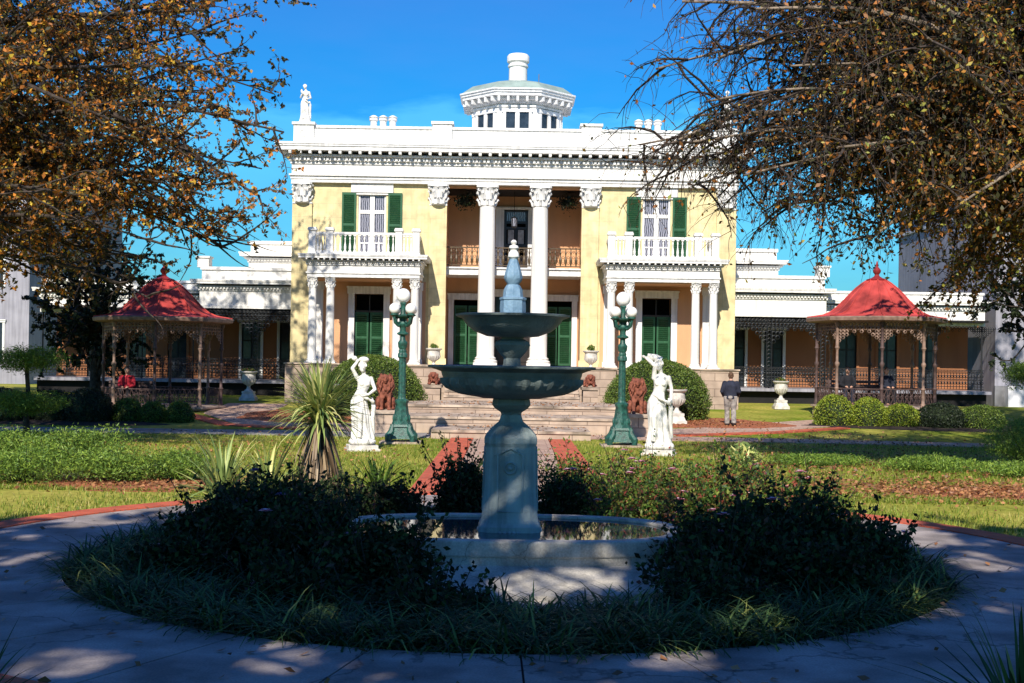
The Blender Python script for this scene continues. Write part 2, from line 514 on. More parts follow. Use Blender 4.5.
M['lf_darkshrub'] = leafmat('shade_dark_purple_green_leaves', rough=.75, spec=.12, cols=[(0, (.010, .016, .007)), (.5, (.022, .036, .014)), (.85, (.05, .085, .025)), (1, (.10, .045, .04))], trans=.08)  # near-black leaf colour carries the deep shade over the round bed
M['lf_liriope'] = leafmat('liriope_blades', rough=.6, spec=.2, cols=[(0, (.012, .03, .012)), (.5, (.035, .08, .025)), (.85, (.09, .16, .045)), (1, (.30, .30, .07))], trans=.15)
M['lf_yucca'] = leafmat('yucca_blades', [(0, (.12, .19, .06)), (.4, (.26, .34, .10)), (.75, (.50, .50, .15)), (1, (.62, .56, .24))], rough=.45, trans=.15)
M['lf_dry'] = leafmat('dry_yucca_skirt', [(0, (.05, .035, .02)), (.5, (.18, .12, .07)), (1, (.36, .26, .15))], trans=.05)
M['lf_grass'] = leafmat('grass_blades', [(0, (.07, .13, .012)), (.5, (.19, .27, .025)), (.85, (.40, .40, .07)), (1, (.50, .38, .15))], trans=.3)
M['lf_fallen'] = leafmat('fallen_leaf', [(0, (.10, .045, .02)), (.5, (.26, .11, .045)), (1, (.42, .20, .08))], trans=0)
M['fl_pink'] = leafmat('pink_petals', [(0, (.45, .06, .16)), (.6, (.70, .28, .36)), (1, (.85, .62, .66))], trans=.2)
M['fl_purple'] = leafmat('purple_petals', [(0, (.08, .03, .12)), (1, (.18, .08, .28))], trans=.2)
# ================================================================== THE SETTING
def lawn_mat():
    m = bpy.data.materials.new('lawn'); m.use_nodes = True
    t = m.node_tree; b = t.nodes['Principled BSDF']; K = t.links.new
    tcn = t.nodes.new('ShaderNodeTexCoord')
    n1 = t.nodes.new('ShaderNodeTexNoise'); n1.inputs['Scale'].default_value = .35; n1.inputs['Detail'].default_value = 7
    n2 = t.nodes.new('ShaderNodeTexNoise'); n2.inputs['Scale'].default_value = 9; n2.inputs['Detail'].default_value = 8
    K(tcn.outputs['Object'], n1.inputs['Vector']); K(tcn.outputs['Object'], n2.inputs['Vector'])
    r1 = t.nodes.new('ShaderNodeValToRGB'); e = r1.color_ramp.elements
    e[0].position = .35; e[0].color = (.15, .22, .015, 1); e[1].position = .62; e[1].color = (.42, .38, .08, 1)
    r2 = t.nodes.new('ShaderNodeValToRGB'); e = r2.color_ramp.elements
    e[0].position = .3; e[0].color = (.6, .55, .5, 1); e[1].position = .7; e[1].color = (1.1, 1.1, 1.05, 1)
    K(n1.outputs['Fac'], r1.inputs[0]); K(n2.outputs['Fac'], r2.inputs[0])
    mx = t.nodes.new('ShaderNodeMixRGB'); mx.blend_type = 'MULTIPLY'; mx.inputs[0].default_value = 1
    K(r1.outputs[0], mx.inputs[1]); K(r2.outputs[0], mx.inputs[2]); K(mx.outputs[0], b.inputs['Base Color'])
    b.inputs['Roughness'].default_value = .95; b.inputs['Specular IOR Level'].default_value = .1
    bp = t.nodes.new('ShaderNodeBump'); bp.inputs['Strength'].default_value = .6; bp.inputs['Distance'].default_value = .05
    K(n2.outputs['Fac'], bp.inputs['Height']); K(bp.outputs[0], b.inputs['Normal'])
    return m
M['lawn'] = lawn_mat()

FC = (0.0, 13.5)        # centre of the ring path
xs = sorted(set([-600, -300, -150, -90, -60, -45] + [x * .5 for x in range(-70, 71)] + [45, 60, 90, 150, 300, 600]))
ys = sorted(set([-300, -150, -80, -40, -25] + [y * .5 for y in range(-40, 131)] + [75, 90, 130, 200, 400, 900]))
mb = MB()
for y in ys:
    for x in xs:
        r = math.hypot(x - FC[0], y - FC[1])
        z = gz(x, y)
        if r < 5.3: z = -0.24
        mb.v.append((x, y, z))
nx = len(xs)
for j in range(len(ys) - 1):
    for i in range(nx - 1):
        mb.f.append((j*nx+i, j*nx+i+1, (j+1)*nx+i+1, (j+1)*nx+i))
tag(mb.build('lawn_ground', M['lawn'], smooth=True), kind='structure')

def annulus(r0, r1, z0, z1, seg=128, cx=0, cy=FC[1]):
    m = MB()
    rings = []
    for i in range(seg):
        a = 2 * PI * i / seg
        c, s = math.cos(a), math.sin(a)
        rings.append([(cx + r0*c, cy + r0*s, z0), (cx + r1*c, cy + r1*s, z0), (cx + r1*c, cy + r1*s, z1), (cx + r0*c, cy + r0*s, z1)])
    rings.append(rings[0])
    m.loft(rings, True, False)
    return m
# ring path in sectors with thin joints
m = MB()
NS = 26
for k in range(NS):
    a0, a1 = 2*PI*k/NS + .0016 - .1, 2*PI*(k+1)/NS - .0016 - .1
    st = 8; rg = []
    for i in range(st + 1):
        a = a0 + (a1 - a0) * i / st; c, s = math.cos(a), math.sin(a)
        rg.append([(4.5*c, FC[1]+4.5*s, -.3), (6.25*c, FC[1]+6.25*s, -.3), (6.25*c, FC[1]+6.25*s, .02), (4.5*c, FC[1]+4.5*s, .02)])
    m.loft(rg, True, True)
tag(m.build('ring_path', M['concrete']), kind='structure')
tag(annulus(4.5, 6.25, -.31, .006).build('path_joint_filler', M['soil']), kind='structure')
tag(annulus(6.25, 6.66, -.3, .035).build('brick_border', M['redbrick']), kind='structure')
m = MB(); m.prism([(4.5*math.cos(2*PI*i/96), FC[1]+4.5*math.sin(2*PI*i/96)) for i in range(96)], -.3, -.19)
tag(m.build('island_soil', M['soil']), kind='structure')

# axial walk with brick edges, cross walks
y0 = FC[1] + 6.6
tag(MB().box(-1.0, 1.0, y0, 34.0, -.2, .03).build('axial_walk', M['pinkwalk']), kind='structure')
for s in (-1, 1):
    tag(MB().box(min(s*1.0, s*1.6), max(s*1.0, s*1.6), y0, 34.0, -.2, .045).build('brick_edging', M['redbrick']), kind='structure')
def strip(pts, w, z, name, mt, th=.2):
    """a walk along a polyline, following the ground"""
    m = MB(); rg = []
    P = []
    for i in range(len(pts) - 1):
        a, b = Vector(pts[i]), Vector(pts[i+1])
        n = max(2, int((b - a).length / .5))
        for k in range(n): P.append(a.lerp(b, k / n))
    P.append(Vector(pts[-1]))
    for i, p in enumerate(P):
        t = (P[min(i+1, len(P)-1)] - P[max(i-1, 0)]).normalized(); nrm = Vector((-t.y, t.x))
        a, b = p - nrm * w / 2, p + nrm * w / 2
        za, zb = gz(*a) + z, gz(*b) + z
        rg.append([(a.x, a.y, za - th), (a.x, a.y, za), (b.x, b.y, zb), (b.x, b.y, zb - th)])
    m.loft(rg, True, True)
    return tag(m.build(name, mt), kind='structure')
strip([(-2.2, 35.3), (-8, 35.4), (-22, 35.0)], 1.9, .025, 'cross_walk', M['asphalt'])
strip([(2.2, 35.6), (8, 35.4), (22, 33.6)], 1.6, .025, 'cross_walk', M['pinkwalk'])
strip([(-4.0, 37.5), (-7.5, 39.0), (-9.2, 42.5), (-9.4, 47)], 2.2, .022, 'side_walk', M['pinkwalk'])
strip([(-6.0, 37.0), (-8.6, 38.0), (-10.6, 41.5)], .5, .034, 'brick_edging', M['redbrick'])
strip([(3.4, 37.2), (6.2, 38.4), (9.3, 41.2), (11.5, 43.0)], 2.0, .022, 'side_walk', M['pinkwalk'])
strip([(4.8, 36.7), (8.0, 38.2), (10.6, 40.2)], .45, .034, 'brick_edging', M['redbrick'])

def patch(cx, cy, rx, ry, name, mt, z=.012, seed=0, n=40):
    """bed of irregular outline that follows the ground"""
    rr = random.Random(seed); ph = [rr.uniform(0, 6.28) for _ in range(4)]
    m = MB(); c = (cx, cy, gz(cx, cy) + z + .03); rg = []
    for q in (0.5, .85, 1.0):
        ring = []
        for i in range(n):
            a = 2*PI*i/n
            k = 1 + .13*math.sin(2*a+ph[0]) + .09*math.sin(3*a+ph[1]) + .06*math.sin(5*a+ph[2]) + .04*math.sin(9*a+ph[3])
            x, y = cx + rx*k*q*math.cos(a), cy + ry*k*q*math.sin(a)
            ring.append((x, y, gz(x, y) + z + (.02 if q < .9 else -.01)))
        rg.append(ring)
    m.loft(rg, True, False)
    b = len(m.v); m.v.append(c)
    for i in range(n): m.f.append((i, (i+1) % n, b))
    return tag(m.build(name, mt, smooth=True), kind='structure')
patch(-5.6, 20.6, 2.0, 1.1, 'mulch_bed', M['mulch'], seed=1)
patch(8.8, 21.4, 2.4, .9, 'mulch_bed', M['mulch'], seed=2)
patch(6.4, 41.3, 2.6, 2.4, 'mulch_bed', M['mulch'], seed=3)
patch(-6.6, 41.6, 2.4, 3.0, 'mulch_bed', M['mulch'], seed=4)
patch(-14.5, 38.6, 4.5, 1.4, 'mulch_bed', M['soil'], seed=5)
patch(13.8, 41.3, 5.0, 1.3, 'mulch_bed', M['soil'], seed=6)
patch(12.5, 24.6, 2.4, 1.0, 'mulch_bed', M['mulch'], seed=7)
patch(-9.0, 23.4, 3.0, 2.0, 'mulch_bed', M['soil'], seed=8)

# terraces and steps up to the portico
def course(x0, x1, y0, y1, z0, z1, name='terrace', lip=.04):
    MBB = MB().box(x0, x1, y0 + lip, y1, z0, z1 - .07)
    tag(MBB.build(name, M['stone']), kind='structure')
    m2 = MB()
    nseg = max(2, int((x1 - x0) / 1.3))
    for i in range(nseg):
        a, b = x0 + (x1-x0)*i/nseg, x0 + (x1-x0)*(i+1)/nseg
        m2.box(a + .006, b - .006, y0, y1, z1 - .07, z1)
    tag(m2.build('stone_coping', M['stonetop']), kind='structure')
course(-2.15, 2.15, 34.0, 36.5, 0, .25)
course(-3.1, 3.1, 36.5, 39.0, 0, .5)
course(-3.9, 3.9, 39.0, 43.6, .1, .75)
for i in range(7):
    course(-2.35, 2.35, 43.6 + i*.5, 47.3, .75, .75 + (i+1)*.1715 - .002*(i == 6), 'portico_step', .03)
# ================================================================== ornament builders
def capital(mb, cx, cy, z, r, h, full=True):
    """leafy capital: bell, two rows of curling leaves, corner scrolls, abacus"""
    mb.lathe([(r*.98, z), (r*1.06, z+h*.03), (r*.92, z+h*.06), (r*.95, z+h*.4), (r*1.1, z+h*.72), (r*1.3, z+h*.86)], cx, cy, 16)
    for row, (zz, n, off, rr, sz) in enumerate(((.06, 8, 0, 1.0, .30), (.34, 8, PI/8, 1.06, .34))):
        for i in range(n):
            a = 2*PI*i/n + off; c, s = math.cos(a), math.sin(a)
            p0 = (cx + r*rr*.95*c, cy + r*rr*.95*s, z + h*zz)
            p1 = (cx + r*rr*1.08*c, cy + r*rr*1.08*s, z + h*(zz+sz*.6))
            p2 = (cx + r*rr*1.36*c, cy + r*rr*1.36*s, z + h*(zz+sz))
            p3 = (cx + r*rr*1.42*c, cy + r*rr*1.42*s, z + h*(zz+sz*.75))
            mb.tube([p0, p1, p2, p3], [r*.20, r*.19, r*.13, r*.05], 5)
    for i in range(4):
        a = PI/4 + PI/2*i; c, s = math.cos(a), math.sin(a)
        mb.tube([(cx+r*.95*c, cy+r*.95*s, z+h*.55), (cx+r*1.35*c, cy+r*1.35*s, z+h*.82), (cx+r*1.62*c, cy+r*1.62*s, z+h*.84)], [r*.08, r*.12, r*.14], 5)
        mb.ring((cx+r*1.58*c, cy+r*1.58*s, z+h*.74), (c, s, 0), (0, 0, 1), r*.13, r*.07, 8, 4)
        a2 = PI/2*i; c, s = math.cos(a2), math.sin(a2)
        mb.ell((cx+r*1.28*c, cy+r*1.28*s, z+h*.86), r*.17, 6, 4)
    ab = []
    for i in range(4):
        a = PI/4 + PI/2*i
        for d in (-.10, .10):
            ab.append((cx + r*1.78*math.cos(a+d), cy + r*1.78*math.sin(a+d)))
        for d in (.45, .785, 1.12):
            q = 1.18 if d == .785 else 1.26
            ab.append((cx + r*q*math.cos(a+d), cy + r*q*math.sin(a+d)))
    mb.prism(ab, z + h*.88, z + h)

def column_shaft(mb, cx, cy, z0, z1, r):
    mb.box(cx-r*1.35, cx+r*1.35, cy-r*1.35, cy+r*1.35, z0, z0+r*.32)
    H = z1 - z0; b = z0 + r*.32
    pr = [(r*1.3, b), (r*1.36, b+r*.1), (r*1.36, b+r*.22), (r*1.22, b+r*.32), (r*1.12, b+r*.38), (r*1.2, b+r*.46), (r*1.2, b+r*.56), (r*1.05, b+r*.64), (r, b+r*.75)]
    for k in range(1, 9):
        t = k / 8
        pr.append((r * (1 - .13 * t**1.7), b+r*.75 + (z1 - b - r*.75) * t))
    mb.lathe(pr, cx, cy, 24)

def baluster_mesh(h, r=.045):
    m = MB()
    m.box(-r*1.1, r*1.1, -r*1.1, r*1.1, 0, h*.08)
    m.lathe([(r*.55, h*.08), (r*.9, h*.14), (r*1.05, h*.26), (r*.8, h*.4), (r*.45, h*.55), (r*.42, h*.68), (r*.7, h*.76), (r*.5, h*.82), (r*.55, h*.92)], 0, 0, 8)
    m.box(-r*1.1, r*1.1, -r*1.1, r*1.1, h*.92, h)
    return m

def cornice_run(mb, x0, x1, y0, z0, z1, proj, ends=(True, True), ydepth=1.0, dent=.16, mod=True):
    """cornice along x: bed mould, dentils, modillions, corona; y0 = wall face, grows towards -y"""
    H = z1 - z0
    e0 = proj if ends[0] else 0; e1 = proj if ends[1] else 0
    f0 = 1 if ends[0] else 0; f1 = 1 if ends[1] else 0
    def b(p, a, c): mb.box(x0 - p*f0, x1 + p*f1, y0 - p, y0 + ydepth, z0 + a*H, z0 + c*H)
    b(.05, 0, .14)
    b(proj*.18, .14, .34)
    n = int((x1 - x0) / dent)
    for i in range(n):
        xx = x0 + (i + .5) * (x1 - x0) / n
        mb.box(xx - dent*.3, xx + dent*.3, y0 - proj*.18 - dent*.5, y0 - proj*.18 + .01, z0 + .16*H, z0 + .33*H)
    b(proj*.45, .34, .44)
    if mod:
        n2 = max(2, int((x1 - x0) / (dent * 2.6)))
        for i in range(n2 + 1):
            xx = x0 + i * (x1 - x0) / n2
            mb.box(xx - dent*.36, xx + dent*.36, y0 - proj*.86, y0 - proj*.45 + .01, z0 + .45*H, z0 + .60*H)
    b(proj*.9, .60, .80)
    b(proj*.96, .80, .9)
    b(proj, .9, 1.0)

# ================================================================== THE MANSION  (root at the facade plane, y grows backwards)
man = thing('mansion', (0, 50, 0), 'pale yellow two storey mansion with white columns, green shutters and an octagonal rooftop cupola', 'mansion')
HW = 8.78; FZ = 1.95

def wall_grid(mb, x0, x1, z0, z1, ya, yb, holes):
    xc = sorted(set([x0, x1] + [h[0] for h in holes] + [h[1] for h in holes]))
    zc = sorted(set([z0, z1] + [h[2] for h in holes] + [h[3] for h in holes]))
    for i in range(len(xc) - 1):
        run = None
        for j in range(len(zc) - 1):
            cx, cz = (xc[i] + xc[i+1]) / 2, (zc[j] + zc[j+1]) / 2
            hole = any(h[0] < cx < h[1] and h[2] < cz < h[3] for h in holes)
            if not hole:
                if run is None: run = zc[j]
            if hole or j == len(zc) - 2:
                end = zc[j] if hole else zc[j+1]
                if run is not None and end > run: mb.box(xc[i], xc[i+1], ya, yb, run, end)
                run = None

def curtain_glass():
    m = bpy.data.materials.new('curtained_glass'); m.use_nodes = True
    t = m.node_tree; b = t.nodes['Principled BSDF']; K = t.links.new
    tcn = t.nodes.new('ShaderNodeTexCoord')
    wv = t.nodes.new('ShaderNodeTexWave'); wv.inputs['Scale'].default_value = 4.0; wv.inputs['Distortion'].default_value = 5; wv.inputs['Detail'].default_value = 3
    K(tcn.outputs['Object'], wv.inputs['Vector'])
    r = t.nodes.new('ShaderNodeValToRGB'); e = r.color_ramp.elements
    e[0].position = .2; e[0].color = (.05, .055, .07, 1); e[1].position = .8; e[1].color = (.34, .34, .40, 1)
    K(wv.outputs['Fac'], r.inputs[0]); K(r.outputs[0], b.inputs['Base Color'])
    b.inputs['Roughness'].default_value = .15
    return m
M['cglass'] = curtain_glass()

w = MB()
for s in (-1, 1):
    holes = [(s*5.7 - 2.25, s*5.7 + 2.25, .29, 5.21), (s*5.62 - .55, s*5.62 + .55, 6.1, 8.66)]
    a, b = sorted((s*2.72, s*HW))
    wall_grid(w, a, b, .3, 9.06, 0, .5, holes)
w.box(-HW, -HW+.4, .5, 13.6, .3, 9.06); w.box(HW-.4, HW, .5, 13.6, .3, 9.06); w.box(-HW, HW, 13.6, 14, .3, 9.06)
w.build('wall', M['yellow'], man)
w = MB()
for s in (-1, 1):
    wall_grid(w, s*5.7 - 2.25, s*5.7 + 2.25, 1.95, 5.21, .003, .5, [(s*5.68 - .575, s*5.68 + .575, 1.95, 4.7)])
wall_grid(w, -2.9, 2.9, FZ, 9.06, 2.5, 2.9, [(-2.45, -1.3, FZ, 4.65), (1.3, 2.45, FZ, 4.65), (-.75, .75, FZ, 4.8), (-.42, .58, 5.84, 8.42)])
w.box(-2.9, -2.723, .5, 2.5, FZ, 9.06); w.box(2.723, 2.9, .5, 2.5, FZ, 9.06)
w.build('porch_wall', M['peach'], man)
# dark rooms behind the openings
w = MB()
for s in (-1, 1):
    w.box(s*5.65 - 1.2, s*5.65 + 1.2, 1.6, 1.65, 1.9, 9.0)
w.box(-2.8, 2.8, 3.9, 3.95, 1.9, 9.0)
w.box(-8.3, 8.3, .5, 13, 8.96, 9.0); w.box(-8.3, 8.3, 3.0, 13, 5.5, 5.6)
w.build('dark_backing', M['dark'], man)
MB().box(-2.72, 2.72, .1, 2.5, 8.98, 9.05).build('portico_ceiling', M['peach'], man)
MB().box(-HW+.01, HW-.01, .2, 13.9, 10.4, 10.55).build('roof', M['slate'], man)
# floor and stone basement
b = MB(); b.box(-8.6, 8.6, -2.05, -.002, .2, 1.89); b.box(-3.9, 3.9, -2.7, -2.05, .2, 1.87); b.build('basement_wall', M['stone'], man)
b = MB()
b.box(-8.65, 8.65, -2.1, 2.5, 1.893, FZ); b.box(-3.95, 3.95, -2.76, -2.1, 1.875, FZ-.005)
b.build('portico_floor', M['stonetop'], man, bevel=.01)
# corner skirting
b = MB()
for s in (-1, 1):
    a, c = sorted((s*7.9, s*(HW+.06))); b.box(a, c, -.16, .3, .25, 1.3)
b.build('plinth', M['yellow'], man)
# pilasters
for xa, xb in ((-8.74, -7.98), (-3.34, -2.66), (2.66, 3.34), (7.98, 8.74)):
    p = MB(); p.box(xa, xb, -.13, -.002, 1.3, 8.3); p.box(xa-.05, xb+.05, -.17, -.001, 1.25, 1.55 if abs(xa) > 5 else 2.2)
    p = p.build('pilaster', M['yellow'], man)
    c = MB(); cx = (xa+xb)/2
    capital(c, cx, -.06, 8.25, .30, .80); c.box(xa-.01, xb+.01, -.16, 0, 8.22, 8.28)
    c.build('capital', M['whitetrim'], p, smooth=True)
# great columns
cap0 = None
for cx in (-1.06, 1.03):
    c = MB(); column_shaft(c, cx, .06, FZ, 8.24, .345)
    c = c.build('portico_column', M['white'], man, smooth=True)
    k = MB(); capital(k, cx, .06, 8.22, .315, .83)
    k.build('capital', M['whitetrim'], c, smooth=True)
# entablature
e = MB()
e.box(-HW-.02, HW+.02, -.20, .9, 9.06, 9.19); e.box(-HW-.05, HW+.05, -.24, .9, 9.19, 9.31); e.box(-HW-.10, HW+.10, -.31, .9, 9.31, 9.37)
e.box(-HW-.01, HW+.01, -.19, .9, 9.37, 9.78)
for s in (-1, 1):
    a, c = sorted((s*(HW-.5), s*(HW+.02))); e.box(a, c, .9, 14.02, 9.06, 9.78)
e.build('entablature', M['white'], man)
e = MB(); cornice_run(e, -HW-.01, HW+.01, -.19, 9.78, 10.56, .58, ydepth=14.3, dent=.15)
e.build('cornice', M['whitetrim'], man)
# parapet
p = MB()
p.box(-8.7, 8.7, -.10, .22, 10.56, 11.22); p.box(-8.74, 8.74, -.15, .27, 11.22, 11.32)
for s in (-1, 1):
    a, c = sorted((s*8.4, s*8.7)); p.box(a, c, .22, 13.9, 10.56, 11.22)
p.build('parapet', M['white'], man)
for xa, xb, zt in ((-8.74, -7.95, 11.42), (-3.26, -2.5, 11.52), (2.6, 3.38, 11.52), (7.95, 8.74, 11.42)):
    q = MB(); q.box(xa, xb, -.22, .34, 10.56, zt-.1); q.box(xa-.06, xb+.06, -.28, .40, zt-.1, zt)
    q.ring(((xa+xb)/2, -.225, 10.98), (1, 0, 0), (0, 0, 1), .13, .02, 20, 4)
    q.build('parapet_block', M['white'], man)
# chimney stacks with pots
for s in (-1, 1):
    st = MB().box(s*5.98 - .75, s*5.98 + .75, 6.7, 7.5, 10.5, 12.2).build('chimney', M['white'], man)
    for dx in (-.43, 0, .43):
        MB().lathe([(.16, 12.2), (.15, 12.85), (.2, 12.9), (.2, 12.98), (.15, 13.0), (.22, 13.04), (.1, 13.12), (0, 13.15)], s*5.98 + dx, 7.1, 12).build('chimney_pot', M['white'], st, smooth=True)

# shutters, doors, windows
def louvre(mb, x0, x1, y, z0, z1, mid=True):
    t = .045
    mb.box(x0, x0+.07, y, y+t, z0, z1); mb.box(x1-.07, x1, y, y+t, z0, z1)
    zb = [z0, z1-.09]
    if mid: zb = [z0, (z0+z1)/2 - .04, z1-.09]
    for z in zb: mb.box(x0+.07, x1-.07, y, y+t, z, z+.09)
    for a in range(len(zb)-1):
        n = int((zb[a+1] - zb[a] - .09) / .075)
        for i in range(n):
            z = zb[a] + .09 + (i+.5) * (zb[a+1]-zb[a]-.09) / n
            mb.cbox(((x0+x1)/2, y + t*.5, z), (x1-x0-.14, .012, .07), rx=R(35))
def casing(mb, x0, x1, z0, z1, y, wd, head=.28, d=.09):
    mb.box(x0-wd, x0, y-d, y+.3, z0, z1); mb.box(x1, x1+wd, y-d, y+.3, z0, z1)
    mb.box(x0-wd-.04, x1+wd+.04, y-d-.03, y+.3, z1, z1+head)
    mb.box(x0-wd-.07, x1+wd+.07, y-d-.07, y, z1+head-.06, z1+head)
def french_window(root, x0, x1, z0, z1, y, ztr, name='window', fm='white', gm='cglass', muntins=1):
    f = MB(); t = .07
    casing(f, x0, x1, z0, z1, y, .07, .02, .02)
    xm = (x0+x1)/2
    f.box(x0, x0+t, y+.02, y+.10, z0, z1); f.box(x1-t, x1, y+.02, y+.10, z0, z1); f.box(xm-.09, xm+.09, y+.01, y+.10, z0, z1)
    for za, zb in ((z0, z0+.12), (ztr-.07, ztr+.07), (z1-t, z1)):
        f.box(x0+t, x1-t, y+.03, y+.095, za, zb)
    for zz in (z0 + (ztr-z0)*.32, ):
        f.box(x0+t, x1-t, y+.04, y+.09, zz, zz+.05)
    f = f.build(name, M[fm], root)
    for xa, xb in ((x0+t, xm-.09), (xm+.09, x1-t)):
        for za, zb in ((z0+.12, ztr-.07), (ztr+.07, z1-t)):
            MB().box(xa-.01, xb+.01, y+.065, y+.075, za-.01, zb+.01).build('pane', M[gm], f)
    return f
for s in (-1, 1):
    # upper french window on the balcony, with open shutters
    x = s*5.62
    french_window(man, x-.55, x+.55, 6.1, 8.66, .03, 7.95)
    MB().box(x-.83, x+.83, -.10, -.002, 8.70, 9.05).build('window_lintel', M['white'], man)
    for q in (-1, 1):
        sh = MB(); c = x + q*(.55+.07+.29); louvre(sh, c-.28, c+.28, -.075, 6.15, 8.70)
        sh.build('shutter', M['green'], man)
    # door under the porch
    x = s*5.68
    fr = MB(); casing(fr, x-.575, x+.575, FZ, 4.7, .0, .24, .30, .08)
    fr.build('door_casing', M['whitetrim'], man)
    for q in (-1, 1):
        sh = MB(); a, b_ = sorted((x + q*.03, x + q*.56)); louvre(sh, a, b_, .12, FZ+.03, 3.98)
        sh.build('shutter', M['green'], man)
    tr = MB(); tr.box(x-.575, x+.575, .10, .18, 3.98, 4.05); tr.box(x-.02, x+.02, .16, .2, 4.05, 4.7)
    tr.build('door_transom', M['door'], man)
    # door in the recess
    x = s*1.875
    fr = MB(); casing(fr, x-.575, x+.575, FZ, 4.65, 2.5, .22, .26, .08)
    fr.build('door_casing', M['whitetrim'], man)
    for q in (-1, 1):
        sh = MB(); a, b_ = sorted((x + q*.03, x + q*.56)); louvre(sh, a, b_, 2.62, FZ+.03, 4.42)
        sh.build('shutter', M['green'], man)
fr = MB(); casing(fr, -.75, .75, FZ, 4.8, 2.5, .2, .3, .1)
fr.build('door_casing', M['whitetrim'], man)
d = MB()
for q in (-1, 1):
    a, b_ = sorted((q*.01, q*.74)); d.box(a, b_, 2.66, 2.72, FZ, 4.1)
    for za, zb in ((2.1, 2.7), (2.8, 3.95)): d.box(a+.1, b_-.1, 2.63, 2.66, za, zb)
d.box(-.75, .75, 2.62, 2.74, 4.1, 4.2)
d = d.build('front_door', M['door'], man)
MB().ell((.1, 2.6, 3.0), .03).build('handle', M['bronze'], d)
MB().box(-.74, .74, 2.68, 2.69, 4.2, 4.8).build('pane', M['glass'], d)
fr = MB(); casing(fr, -.42, .58, 5.84, 8.42, 2.5, .34, .10, .08)
fr.build('door_casing', M['whitetrim'], man)
d = MB(); x0, x1 = -.42, .58
d.box(x0, x0+.1, 2.62, 2.7, 5.84, 8.42); d.box(x1-.1, x1, 2.62, 2.7, 5.84, 8.42); d.box(.04, .12, 2.62, 2.7, 5.84, 7.9)
for za, zb in ((5.84, 6.5), (7.62, 7.72), (7.86, 7.96), (8.34, 8.42), (6.9, 7.0)): d.box(x0+.1, x1-.1, 2.625, 2.695, za, zb)
d = d.build('balcony_door', M['door'], man)
for xa, xb in ((x0+.17, .0), (.16, x1-.17)):
    MB().box(xa, xb, 2.66, 2.67, 7.02, 7.6).build('pane', M['curtain'], d)
MB().box(x0+.1, x1-.1, 2.66, 2.67, 7.96, 8.34).build('pane', M['cglass'], d)
# middle balcony with its iron railing
m = MB(); m.box(-2.72, 2.72, .45, 2.5, 5.55, 5.80); m.box(-2.72, 2.72, .38, 2.4, 5.80, 5.86); m.build('balcony_floor', M['whitetrim'], man)
rl = MB(); rl.box(-2.72, 2.72, .46, .52, 6.62, 6.67); rl.box(-2.72, 2.72, .46, .52, 5.92, 5.96)
n = 26
for i in range(n+1):
    x = -2.7 + 5.4*i/n
    rl.lathe([(.018, 5.94), (.03, 6.0), (.055, 6.1), (.06, 6.2), (.03, 6.32), (.02, 6.38), (.04, 6.48), (.02, 6.56), (.018, 6.64)], x, .49, 6)
    if i < n:
        xx = x + 2.7/n
        rl.ring((xx, .49, 6.3), (1, 0, 0), (0, 0, 1), .045, .012, 8, 3)
        rl.ring((xx, .49, 6.52), (1, 0, 0), (0, 0, 1), .04, .011, 8, 3)
        rl.ring((xx, .49, 6.06), (1, 0, 0), (0, 0, 1), .04, .011, 8, 3)
rl.build('iron_railing', M['bronze'], man)

